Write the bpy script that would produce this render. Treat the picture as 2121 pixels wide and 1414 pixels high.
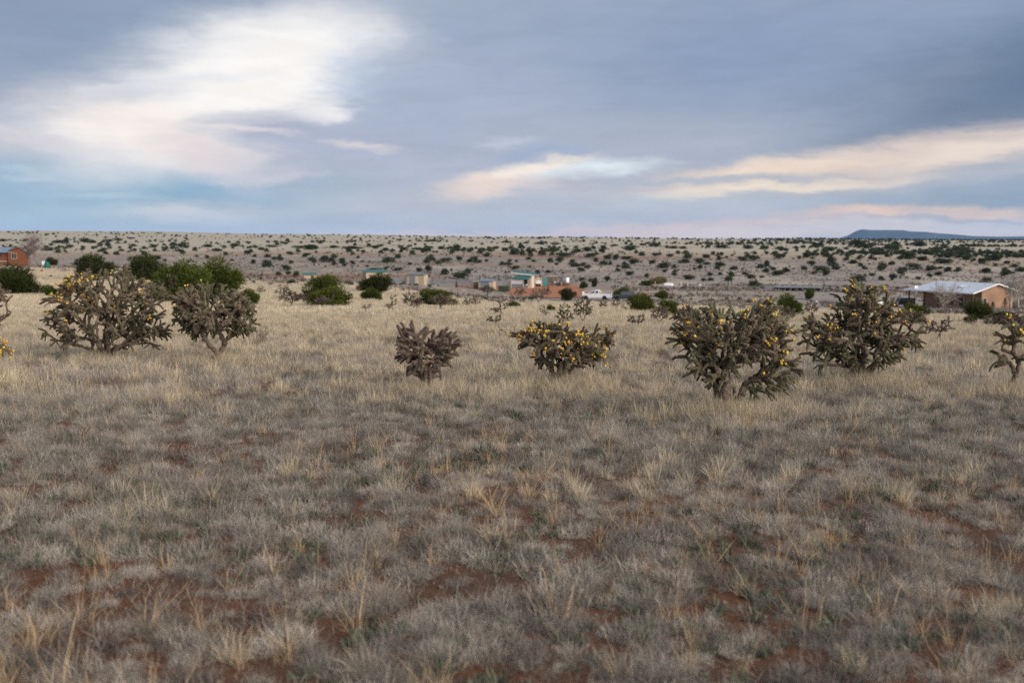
import bpy, math, random
import numpy as np
from mathutils import Vector, Matrix, Quaternion
R = math.radians
SC = bpy.context.scene
for _o in list(bpy.data.objects):
    bpy.data.objects.remove(_o)
COL = SC.collection
# ------------------------------------------------------------------ camera
F, CX, CY, HR, CAMZ = 2062.0, 1060.5, 707.0, 495.0, 1.6
TILT = math.atan((CY - HR) / F)
cam = bpy.data.cameras.new('camera')
cam.sensor_width = 36.0
cam.lens = 36.0 * F / 2121.0
cam.clip_start = 0.05
cam.clip_end = 60000
cam.dof.use_dof = True
cam.dof.focus_distance = 14.0
cam.dof.aperture_fstop = 1.9
camo = bpy.data.objects.new('camera', cam)
COL.objects.link(camo)
camo.location = (0, 0, CAMZ)
camo.rotation_euler = (math.pi / 2 - TILT, 0, 0)
SC.camera = camo
SC.view_settings.view_transform = 'Standard'
SC.view_settings.look = 'None'
SC.view_settings.gamma = 1.0
SC.view_settings.exposure = 0.0
SC.render.resolution_x, SC.render.resolution_y = 1024, 682
SC.cycles.max_bounces = 4
SC.cycles.diffuse_bounces = 2
SC.cycles.glossy_bounces = 2
SC.cycles.transparent_max_bounces = 6
SC.cycles.use_denoising = False
SC.cycles.caustics_reflective = False
SC.cycles.caustics_refractive = False

CA, SA = math.cos(TILT), math.sin(TILT)
def pdir(X, Y):
    u, v = (X - CX) / F, (CY - Y) / F
    return (u, CA + v * SA, v * CA - SA)
def lin(c):
    return tuple(((v / 255.0) / 12.92 if v <= 10 else (((v / 255.0) + 0.055) / 1.055) ** 2.4) for v in c)

# ------------------------------------------------------------------ world: clear sky, cloud deck, openings in the deck
SUN_AZ, SUN_EL = R(128), R(24)      # bright western sky, behind the viewer to the right
W = bpy.data.worlds.new('World')
SC.world = W
W.use_nodes = True
W.cycles.sampling_method = 'NONE'
wn, wl = W.node_tree.nodes, W.node_tree.links
wn.clear()
def nd(t, **k):
    n = wn.new(t)
    for a, b in k.items():
        setattr(n, a, b)
    return n
def mth(op, a, b=None, c=None, clamp=False):
    n = nd('ShaderNodeMath', operation=op, use_clamp=clamp)
    for i, v in enumerate((a, b, c)):
        if v is None:
            continue
        if isinstance(v, (int, float)):
            n.inputs[i].default_value = v
        else:
            wl.new(v, n.inputs[i])
    return n.outputs[0]
def ramp01(v, a, b, lo=0.0, hi=1.0, smooth=True):
    n = nd('ShaderNodeMapRange', interpolation_type='SMOOTHSTEP' if smooth else 'LINEAR')
    wl.new(v, n.inputs['Value'])
    n.inputs['From Min'].default_value, n.inputs['From Max'].default_value = a, b
    n.inputs['To Min'].default_value, n.inputs['To Max'].default_value = lo, hi
    return n.outputs['Result']
def mixc(f, a, b):
    n = nd('ShaderNodeMix', data_type='RGBA')
    for s, v in ((n.inputs[0], f), (n.inputs[6], a), (n.inputs[7], b)):
        if isinstance(v, (int, float)):
            s.default_value = v
        elif isinstance(v, tuple):
            s.default_value = (*v[:3], 1)
        else:
            wl.new(v, s)
    return n.outputs[2]
def comb(x, y, z=0.0):
    n = nd('ShaderNodeCombineXYZ')
    for i, v in enumerate((x, y, z)):
        if isinstance(v, (int, float)):
            n.inputs[i].default_value = v
        else:
            wl.new(v, n.inputs[i])
    return n.outputs[0]
def noise(vec, scale, detail=4, rough=0.5, dist=0.0):
    n = nd('ShaderNodeTexNoise')
    wl.new(vec, n.inputs['Vector'])
    n.inputs['Scale'].default_value = scale
    n.inputs['Detail'].default_value = detail
    n.inputs['Roughness'].default_value = rough
    n.inputs['Distortion'].default_value = dist
    return n
tc = nd('ShaderNodeTexCoord')
sep = nd('ShaderNodeSeparateXYZ')
wl.new(tc.outputs['Generated'], sep.inputs[0])
dx, dy, dz = sep.outputs
az = mth('ARCTAN2', dx, dy)
el = mth('ARCSINE', dz)
# cloud deck coordinates: a flat layer overhead, valid all round
zc = mth('ADD', mth('MAXIMUM', dz, 0.0), 0.10)
deck = comb(mth('DIVIDE', dx, zc), mth('DIVIDE', dy, zc))
sky = nd('ShaderNodeTexSky', sky_type='NISHITA', sun_disc=False)
sky.sun_elevation = SUN_EL
sky.sun_rotation = SUN_AZ
clear = nd('ShaderNodeVectorMath', operation='SCALE')
wl.new(sky.outputs[0], clear.inputs[0])
clear.inputs['Scale'].default_value = 0.10
clear = clear.outputs[0]
n1 = noise(deck, 0.55, 5, 0.5, 0.3).outputs[0]
n2 = noise(deck, 1.7, 5, 0.55, 0.4).outputs[0]
deckcol = mixc(ramp01(n1, 0.35, 0.65), lin((142, 158, 183)), lin((174, 184, 202)))
deckcol = mixc(mth('MULTIPLY', ramp01(n2, 0.55, 0.75), 0.25), deckcol, lin((205, 205, 216)))
low = ramp01(el, 0.0, 0.19, 1.0, 0.0)
deckcol = mixc(mth('MULTIPLY', low, 0.75), deckcol, lin((203, 203, 209)))
col = mixc(ramp01(n1, 0.30, 0.42, 0.80, 1.0), clear, deckcol)
# openings and streaks: soft shapes on the celestial sphere (azimuth, elevation), edges frayed by wind-drawn noise
aev = comb(az, el)
st = nd('ShaderNodeMapping')
st.inputs['Scale'].default_value = (1.0, 3.2, 1.0)
wl.new(aev, st.inputs[0])
wa = noise(st.outputs[0], 5.5, 9, 0.6, 0.3)
wsub = nd('ShaderNodeVectorMath', operation='SUBTRACT')
wl.new(wa.outputs['Color'], wsub.inputs[0])
wsub.inputs[1].default_value = (0.5, 0.5, 0.5)
wmul = nd('ShaderNodeVectorMath', operation='MULTIPLY')
wl.new(wsub.outputs[0], wmul.inputs[0])
wmul.inputs[1].default_value = (0.12, 0.04, 0)
wadd = nd('ShaderNodeVectorMath', operation='ADD')
wl.new(aev, wadd.inputs[0])
wl.new(wmul.outputs[0], wadd.inputs[1])
wb = noise(st.outputs[0], 21.0, 7, 0.62, 0.2)
wm2 = nd('ShaderNodeVectorMath', operation='MULTIPLY_ADD')
wl.new(wb.outputs['Color'], wm2.inputs[0])
wm2.inputs[1].default_value = (0.05, 0.014, 0)
wl.new(wadd.outputs[0], wm2.inputs[2])
wsh = nd('ShaderNodeVectorMath', operation='SUBTRACT')
wl.new(wm2.outputs[0], wsh.inputs[0])
wsh.inputs[1].default_value = (0.025, 0.007, 0)
warped = wsh.outputs[0]
st2 = nd('ShaderNodeMapping')
st2.inputs['Scale'].default_value = (1.0, 9.0, 1.0)
st2.inputs['Rotation'].default_value = (0, 0, R(-4))
wl.new(warped, st2.inputs[0])
streak = ramp01(noise(st2.outputs[0], 7.0, 6, 0.6).outputs[0], 0.34, 0.62)
# (X, Y) = where in the photograph it is seen, rx, ry in photograph pixels, tilt (deg), colour, strength, edge (0 hard .. 1 soft), streakiness
SKY = [
    (150, 60, 560, 170, 0, (141, 158, 184), .8, 1, 0), (1500, 110, 800, 230, 4, (140, 159, 188), .8, 1, 0),
    (2220, 150, 600, 170, 12, (92, 115, 143), .9, 1, .0), (1000, 230, 420, 190, 0, (172, 182, 203), .8, 1, 0),
    (1300, 285, 520, 70, 3, (174, 182, 199), .7, 1, 0),
    (150, 385, 640, 75, -2, (132, 177, 205), .95, .9, .15), (150, 455, 640, 40, 0, (166, 196, 214), .75, 1, .2),
    (340, 220, 430, 150, 20, (210, 214, 222), .9, 1, .05),
    (545, 147, 325, 142, 15, (240, 240, 241), 1, .8, .05), (580, 138, 235, 122, 25, (254, 251, 248), 1, .9, .0),
    (450, 228, 350, 115, 20, (251, 247, 244), 1, .9, .0), (330, 275, 240, 72, -14, (253, 243, 236), 1, .85, .1),
    (420, 322, 160, 46, -24, (226, 215, 219), .8, 1, .1), (760, 160, 110, 90, 0, (188, 206, 227), .75, .9, .15),
    (860, 200, 160, 130, 0, (170, 181, 203), .9, .8, .05),
    (640, 288, 240, 52, -6, (174, 181, 202), .98, .6, .05), (760, 340, 330, 60, -3, (180, 188, 207), .85, 1, .1),
    (520, 238, 170, 20, 6, (204, 206, 217), .75, .9, .3), (400, 165, 190, 16, 8, (224, 228, 235), .7, 1, .4), (240, 200, 160, 20, 8, (196, 203, 216), .6, 1, .4), (690, 225, 60, 24, 20, (250, 248, 247), .7, .9, .1),
    (740, 304, 95, 12, -7, (240, 228, 222), .7, 1, .35), (500, 268, 120, 10, -3, (250, 240, 234), .7, 1, .3),
    (60, 288, 190, 22, -3, (219, 214, 219), .85, .8, .4), (40, 360, 110, 10, -3, (196, 214, 226), .7, 1, .4),
    (575, 368, 90, 20, 4, (208, 206, 216), .8, .8, .2), (230, 405, 130, 9, -2, (190, 210, 224), .8, 1, .4),
    (420, 440, 190, 32, 0, (216, 217, 219), .9, .9, .55), (700, 445, 420, 26, 0, (184, 195, 213), .6, 1, .3),
    (1060, 292, 90, 12, 5, (196, 203, 218), .8, .9, .3), (1120, 322, 130, 24, 6, (152, 173, 206), .6, 1, .1),
    (1040, 372, 170, 34, 13, (248, 226, 208), 1, .9, .1), (1190, 352, 200, 26, 2, (226, 236, 242), 1, .7, .35),
    (1110, 350, 130, 13, 14, (254, 240, 226), .95, .8, .1), (1050, 390, 200, 20, 4, (232, 218, 214), .6, 1, .4),
    (1800, 338, 520, 46, 7, (226, 210, 200), 1, .6, .25), (1610, 352, 250, 26, 2, (244, 223, 204), .95, .9, .15),
    (2050, 318, 240, 26, 9, (236, 222, 210), .85, .9, .25),
    (1500, 377, 330, 11, -1, (174, 185, 199), .8, .8, .2), (1600, 392, 340, 12, 2, (242, 228, 210), .98, .7, .35),
    (2050, 405, 400, 34, 5, (146, 166, 186), .95, .8, .15), (1350, 420, 560, 22, 1, (184, 197, 212), .75, 1, .35),
    (1250, 448, 500, 14, 0, (176, 191, 209), .55, 1, .4), (1900, 438, 260, 16, -2, (238, 206, 187), 1, .8, .5),
    (1950, 449, 230, 6, -1, (164, 175, 193), .8, .9, .3), (1420, 472, 360, 20, 3, (232, 198, 189), 1, .8, .45),
    (1500, 486, 860, 22, 0, (236, 212, 202), .95, 1, .2), (1080, 481, 320, 9, 0, (228, 202, 198), .85, 1, .5),
    (1800, 472, 520, 22, 0, (228, 215, 208), .85, 1, .25),
]
_rotc, _stc = {0: warped}, {}
def rotated(r):
    if r not in _rotc:
        q = nd('ShaderNodeVectorRotate', rotation_type='Z_AXIS')
        wl.new(warped, q.inputs['Vector'])
        q.inputs['Angle'].default_value = R(-r)
        _rotc[r] = q.outputs[0]
    return _rotc[r]
for X, Y, rx, ry, rot, c, s, edge, sk in SKY:
    d = Vector(pdir(X, Y)).normalized()
    a0, e0 = math.atan2(d.x, d.y), math.asin(d.z)
    r = min((-24, -14, -6, 0, 3, 7, 13, 20, 25), key=lambda q: abs(q - rot))
    ra, re = a0*math.cos(R(r))+e0*math.sin(R(r)), -a0*math.sin(R(r))+e0*math.cos(R(r))
    k = 1.15 * (0.82 + 0.18 * math.cos(a0))
    ix, iy = F/(k*rx), F/(k*ry)
    ma = nd('ShaderNodeVectorMath', operation='MULTIPLY_ADD')
    wl.new(rotated(r), ma.inputs[0])
    ma.inputs[1].default_value = (ix, iy, 0)
    ma.inputs[2].default_value = (-ra*ix, -re*iy, 0)
    ln = nd('ShaderNodeVectorMath', operation='LENGTH')
    wl.new(ma.outputs[0], ln.inputs[0])
    f = ramp01(ln.outputs['Value'], max(0.0, 0.85 - edge * 0.85), 1.05, s, 0.0)
    if sk:
        if sk not in _stc:
            _stc[sk] = mth('MULTIPLY_ADD', streak, sk, 1 - sk)
        f = mth('MULTIPLY', f, _stc[sk])
    col = mixc(f, col, lin(c))
tx = mth('ADD', mth('MULTIPLY', streak, .05), ramp01(noise(st.outputs[0], 16.0, 8, 0.65, 0.5).outputs[0], .3, .7, .95, 1.0))
tv = nd('ShaderNodeVectorMath', operation='SCALE')
wl.new(col, tv.inputs[0])
wl.new(tx, tv.inputs['Scale'])
col = tv.outputs[0]
bg = nd('ShaderNodeBackground')
wl.new(col, bg.inputs[0])
bg.inputs[1].default_value = 1.0
wo = nd('ShaderNodeOutputWorld')
wl.new(bg.outputs[0], wo.inputs[0])
# soft sun behind the western cloud
sun = bpy.data.lights.new('sun', 'SUN')
sun.energy = 5.0
sun.angle = R(60)
sun.color = (1.0, 0.89, 0.77)
suno = bpy.data.objects.new('sun', sun)
COL.objects.link(suno)
sd = Vector((math.sin(SUN_AZ) * math.cos(SUN_EL), math.cos(SUN_AZ) * math.cos(SUN_EL), math.sin(SUN_EL)))
suno.rotation_euler = sd.to_track_quat('Z', 'Y').to_euler()
# ------------------------------------------------------------------ helpers
RNG = np.random.default_rng(7)
random.seed(11)
def tag(o, label=None, cat=None, group=None, kind=None):
    if label: o['label'] = label
    if cat: o['category'] = cat
    if group: o['group'] = group
    if kind: o['kind'] = kind
    return o
def link(name, data=None, parent=None):
    o = bpy.data.objects.new(name, data)
    COL.objects.link(o)
    if parent is not None:
        o.parent = parent
    return o
def empty(name, loc, rz=0.0, sc=1.0):
    o = link(name)
    o.location = loc
    o.rotation_euler = (0, 0, rz)
    o.scale = (sc, sc, sc)
    return o
def mesh_np(name, V, faces_flat, sizes, mats=(), midx=None, smooth=False):
    V = np.asarray(V, np.float32).reshape(-1, 3)
    faces_flat = np.asarray(faces_flat, np.int32).ravel()
    sizes = np.asarray(sizes, np.int32).ravel()
    me = bpy.data.meshes.new(name)
    me.vertices.add(len(V)); me.vertices.foreach_set('co', V.ravel())
    me.loops.add(len(faces_flat)); me.loops.foreach_set('vertex_index', faces_flat)
    me.polygons.add(len(sizes))
    me.polygons.foreach_set('loop_start', np.concatenate([[0], np.cumsum(sizes)[:-1]]).astype(np.int32))
    for m in mats:
        me.materials.append(m)
    if midx is not None:
        me.polygons.foreach_set('material_index', np.asarray(midx, np.int32))
    if smooth:
        me.polygons.foreach_set('use_smooth', np.ones(len(sizes), bool))
    me.update(calc_edges=True)
    me.validate()
    return me
class MB:
    def __init__(s):
        s.v, s.f = [], []
    def add(s, vs, fs):
        o = len(s.v)
        s.v += [tuple(p) for p in vs]
        s.f += [tuple(i + o for i in f) for f in fs]
        return s
    def box(s, x0, x1, y0, y1, z0, z1):
        return s.add([(x0,y0,z0),(x1,y0,z0),(x1,y1,z0),(x0,y1,z0),(x0,y0,z1),(x1,y0,z1),(x1,y1,z1),(x0,y1,z1)],
                     [(0,3,2,1),(4,5,6,7),(0,1,5,4),(1,2,6,5),(2,3,7,6),(3,0,4,7)])
    def bar(s, a, b, w, h=None):
        h = w if h is None else h
        a, b = Vector(a), Vector(b)
        d = (b - a).normalized()
        u = d.cross(Vector((0, 0, 1)))
        u = Vector((1, 0, 0)) if u.length < 1e-4 else u.normalized()
        n = u.cross(d)
        c = [(-w/2, -h/2), (w/2, -h/2), (w/2, h/2), (-w/2, h/2)]
        vs = [p + u * i + n * j for p in (a, b) for i, j in c]
        return s.add(vs, [(3,2,1,0),(4,5,6,7),(0,1,5,4),(1,2,6,5),(2,3,7,6),(3,0,4,7)])
    def prism(s, prof, y0, y1):           # prof: (x, z) outline, extruded along y
        n = len(prof)
        vs = [(x, y0, z) for x, z in prof] + [(x, y1, z) for x, z in prof]
        return s.add(vs, [tuple(range(n)), tuple(range(2*n-1, n-1, -1))] + [((i+1) % n, i, n+i, n+(i+1) % n) for i in range(n)])
    def tube(s, pts, rad, n=6, cap=True):
        pts = [Vector(p) for p in pts]
        if not hasattr(rad, '__len__'): rad = [rad] * len(pts)
        o = len(s.v)
        ref = None
        for i, p in enumerate(pts):
            d = (pts[min(i+1, len(pts)-1)] - pts[max(i-1, 0)])
            d = d.normalized() if d.length > 1e-9 else Vector((0, 0, 1))
            if ref is None:
                ref = d.orthogonal().normalized()
            u = (ref - d * ref.dot(d))
            u = u.normalized() if u.length > 1e-5 else d.orthogonal().normalized()
            ref = u
            w = d.cross(u)
            for k in range(n):
                a = 2 * math.pi * k / n
                s.v.append(tuple(p + (u * math.cos(a) + w * math.sin(a)) * rad[i]))
        for i in range(len(pts) - 1):
            for k in range(n):
                k2 = (k + 1) % n
                s.f.append((o+i*n+k, o+i*n+k2, o+(i+1)*n+k2, o+(i+1)*n+k))
        if cap:
            s.f.append(tuple(o + k for k in reversed(range(n))))
            e = o + (len(pts) - 1) * n
            s.f.append(tuple(e + k for k in range(n)))
        return s
    def lathe(s, prof, n=16, c=(0, 0, 0), axis='Z'):
        o = len(s.v)
        for r, z in prof:
            for k in range(n):
                a = 2 * math.pi * k / n
                p = (r*math.cos(a), r*math.sin(a), z)
                if axis == 'Y': p = (p[0], z, p[1])
                if axis == 'X': p = (z, p[0], p[1])
                s.v.append((p[0]+c[0], p[1]+c[1], p[2]+c[2]))
        for i in range(len(prof) - 1):
            for k in range(n):
                k2 = (k+1) % n
                s.f.append((o+i*n+k, o+i*n+k2, o+(i+1)*n+k2, o+(i+1)*n+k))
        s.f.append(tuple(o+k for k in reversed(range(n))))
        e = o + (len(prof)-1)*n
        s.f.append(tuple(e+k for k in range(n)))
        return s
    def mesh(s, name, mat, smooth=False):
        me = bpy.data.meshes.new(name)
        me.from_pydata(s.v, [], s.f)
        me.materials.append(mat)
        if smooth:
            me.polygons.foreach_set('use_smooth', np.ones(len(me.polygons), bool))
        me.update()
        return me
    def build(s, name, mat, parent=None, smooth=False):
        return link(name, s.mesh(name, mat, smooth), parent)
# ------------------------------------------------------------------ noise and terrain
def _hash(ix, iy, seed):
    n = (ix.astype(np.int64) * 374761393 + iy.astype(np.int64) * 668265263 + seed * 1442695041) & 0x7fffffff
    n = ((n ^ (n >> 13)) * 1274126177) & 0x7fffffff
    return ((n ^ (n >> 16)) & 0xffff) / 65535.0
def vnoise(x, y, seed=0):
    x, y = np.asarray(x, float), np.asarray(y, float)
    ix, iy = np.floor(x), np.floor(y)
    fx, fy = x - ix, y - iy
    fx, fy = fx*fx*(3-2*fx), fy*fy*(3-2*fy)
    a, b = _hash(ix, iy, seed), _hash(ix+1, iy, seed)
    c, d = _hash(ix, iy+1, seed), _hash(ix+1, iy+1, seed)
    return (a*(1-fx)+b*fx)*(1-fy) + (c*(1-fx)+d*fx)*fy
def fbm(x, y, oct=3, seed=0):
    s, a, t = 0, 1, 0
    for i in range(oct):
        s = s + a * vnoise(np.asarray(x) * 2**i, np.asarray(y) * 2**i, seed + i*17)
        t += a; a *= .5
    return s / t
def sstep(a, b, x):
    t = np.clip((np.asarray(x, float) - a) / (b - a), 0, 1)
    return t*t*(3-2*t)
def zrow(y, row):
    v = (CY - row) / F
    return CAMZ + y * (v * CA - SA) / (CA + v * SA)
YK = np.array([40, 63, 85, 110, 150, 193, 250, 300, 340, 400, 480, 560, 700, 1000, 1600, 2200], float)
TK = np.array([-.56, -.38, -.2, 0.0, .25, .5])
ROWS = np.array([
    [657, 624, 606, 596, 575, 561, 550, 556, 556, 546, 532, 523, 514, 500, 481, 478],
    [660, 631, 612, 600, 585, 570, 558, 562, 562, 552, 534, 523, 514, 500, 482, 480],
    [665, 639, 624, 610, 588, 583, 586, 583, 580, 556, 538, 524, 515, 501, 487, 486],
    [668, 646, 636, 630, 627, 621, 609, 592, 585, 560, 540, 524, 515, 502, 492, 491],
    [672, 652, 645, 639, 631, 621, 607, 595, 588, 568, 546, 530, 518, 505, 495, 496],
    [680, 662, 655, 652, 650, 640, 620, 605, 595, 575, 553, 534, 520, 508, 498, 498]], float)
def pchip(xk, yk, x):
    h = np.diff(xk); d = np.diff(yk) / h
    m = np.zeros_like(yk)
    for i in range(1, len(xk)-1):
        if d[i-1]*d[i] > 0:
            w1, w2 = 2*h[i]+h[i-1], h[i]+2*h[i-1]
            m[i] = (w1+w2) / (w1/d[i-1] + w2/d[i])
    m[0], m[-1] = d[0], d[-1]
    i = np.clip(np.searchsorted(xk, x) - 1, 0, len(h)-1)
    t = (x - xk[i]) / h[i]
    return ((1+2*t)*(1-t)**2*yk[i] + t*(1-t)**2*h[i]*m[i] + t*t*(3-2*t)*yk[i+1] + t*t*(t-1)*h[i]*m[i+1])
YT = np.concatenate([np.linspace(0, 40, 161)[:-1], np.geomspace(40, 7000, 900)])
ZT = []
for r in ROWS:
    yk = np.concatenate([[0, 10, 20], YK, [2700, 3600, 7000]])
    zz = np.array([zrow(a, b) for a, b in zip(YK, r)])
    zk = np.concatenate([[0, -.43, -.88], zz, [zz[-1]-6, zz[-1]-40, zz[-1]-120]])
    ZT.append(pchip(yk, zk, YT))
ZT = np.array(ZT)
def hgt(x, y):
    x, y = np.atleast_1d(np.asarray(x, float)), np.atleast_1d(np.asarray(y, float))
    x, y = np.broadcast_arrays(x, y)
    yy = np.clip(y, 0, 6999)
    t = np.clip(x / np.maximum(yy, 12), TK[0], TK[-1] - 1e-6)
    k = np.clip(np.searchsorted(TK, t, side='right') - 1, 0, len(TK)-2)
    w = (t - TK[k]) / (TK[k+1] - TK[k]); w = w*w*(3-2*w)
    j = np.clip(np.searchsorted(YT, yy, side='right') - 1, 0, len(YT)-2)
    g = (yy - YT[j]) / (YT[j+1] - YT[j])
    z = (ZT[k, j]*(1-g)+ZT[k, j+1]*g)*(1-w) + (ZT[k+1, j]*(1-g)+ZT[k+1, j+1]*g)*w
    z = z + np.where(y < 0, np.minimum(-y*.03, 3.0), 0)
    rr = np.hypot(x, y)
    z = z + .10*(fbm(x/2.6, y/2.6, 2, 3)-.5)*(1-sstep(25, 60, rr))
    z = z + .9*(fbm(x/45, y/45, 2, 9)-.5)*sstep(330, 480, rr) + 2.4*(fbm(x/260, y/160, 3, 5)-.5)*sstep(420, 900, rr)
    return z
def hz(x, y):
    return float(hgt(x, y)[0])
_YS = np.geomspace(2.5, 2600, 5200)
def ground(X, Y):
    dxx, dyy, dzz = pdir(X, Y)
    xs, zs = _YS*dxx/dyy, CAMZ + _YS*dzz/dyy
    hh = hgt(xs, _YS)
    i = np.argmax(zs <= hh)
    if zs[i] > hh[i]: i = len(_YS)-1
    return Vector((xs[i], _YS[i], hh[i]))
def at(X, d, Y=None):                      # the ground at forward distance d in the direction of column X
    x = d*(X-CX)/F/(CA+(CY-(560 if Y is None else Y))/F*SA)
    return Vector((x, d, hz(x, d)))
# ------------------------------------------------------------------ materials
def mat(name, c, rough=.9, metal=0.0, var=.12, scale=8.0, bump=0.0, c2=None, rnd=0.0, spec=.2, coords='Object', detail=5):
    m = bpy.data.materials.new(name); m.use_nodes = True
    n, l = m.node_tree.nodes, m.node_tree.links
    b = n['Principled BSDF']
    b.inputs['Roughness'].default_value = rough
    b.inputs['Metallic'].default_value = metal
    b.inputs['Specular IOR Level'].default_value = spec
    t = n.new('ShaderNodeTexCoord'); no = n.new('ShaderNodeTexNoise')
    l.new(t.outputs[coords], no.inputs['Vector'])
    no.inputs['Scale'].default_value = scale; no.inputs['Detail'].default_value = detail
    mx = n.new('ShaderNodeMix'); mx.data_type = 'RGBA'
    c2 = c2 or tuple(v*(1-var*1.6) for v in c)
    mx.inputs[6].default_value = (*[v*(1+var) for v in c], 1) if c2 is None else (*c, 1)
    mx.inputs[7].default_value = (*c2, 1)
    rr = n.new('ShaderNodeMapRange')
    rr.inputs['From Min'].default_value, rr.inputs['From Max'].default_value = .32, .68
    l.new(no.outputs[0], rr.inputs['Value']); l.new(rr.outputs[0], mx.inputs[0])
    out = mx.outputs[2]
    if rnd:
        oi = n.new('ShaderNodeObjectInfo')
        hs = n.new('ShaderNodeHueSaturation')
        mr = n.new('ShaderNodeMapRange')
        mr.inputs['To Min'].default_value, mr.inputs['To Max'].default_value = 1-rnd, 1+rnd
        l.new(oi.outputs['Random'], mr.inputs['Value'])
        l.new(mr.outputs[0], hs.inputs['Value'])
        wn_ = n.new('ShaderNodeTexWhiteNoise'); wn_.noise_dimensions = '1D'
        l.new(oi.outputs['Random'], wn_.inputs['W'])
        m2 = n.new('ShaderNodeMapRange')
        m2.inputs['To Min'].default_value, m2.inputs['To Max'].default_value = .5-.035*rnd/.3, .5+.035*rnd/.3
        l.new(wn_.outputs['Value'], m2.inputs['Value']); l.new(m2.outputs[0], hs.inputs['Hue'])
        l.new(out, hs.inputs['Color']); out = hs.outputs[0]
    l.new(out, b.inputs['Base Color'])
    if bump:
        bp = n.new('ShaderNodeBump'); bp.inputs['Strength'].default_value = bump
        bp.inputs['Distance'].default_value = .02
        l.new(no.outputs[0], bp.inputs['Height']); l.new(bp.outputs[0], b.inputs['Normal'])
    return m
def ribbed(name, c, axis=0, freq=20.0, rough=.6, metal=0.0, depth=.6, var=.15):
    m = mat(name, c, rough, metal, var, 3.0)
    n, l = m.node_tree.nodes, m.node_tree.links
    b = n['Principled BSDF']
    t = n.new('ShaderNodeTexCoord'); s = n.new('ShaderNodeSeparateXYZ'); l.new(t.outputs['Object'], s.inputs[0])
    q = n.new('ShaderNodeMath'); q.operation = 'MULTIPLY'; q.inputs[1].default_value = freq; l.new(s.outputs[axis], q.inputs[0])
    w = n.new('ShaderNodeMath'); w.operation = 'SINE'; l.new(q.outputs[0], w.inputs[0])
    bp = n.new('ShaderNodeBump'); bp.inputs['Strength'].default_value = depth; bp.inputs['Distance'].default_value = .03
    l.new(w.outputs[0], bp.inputs['Height']); l.new(bp.outputs[0], b.inputs['Normal'])
    return m
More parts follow.
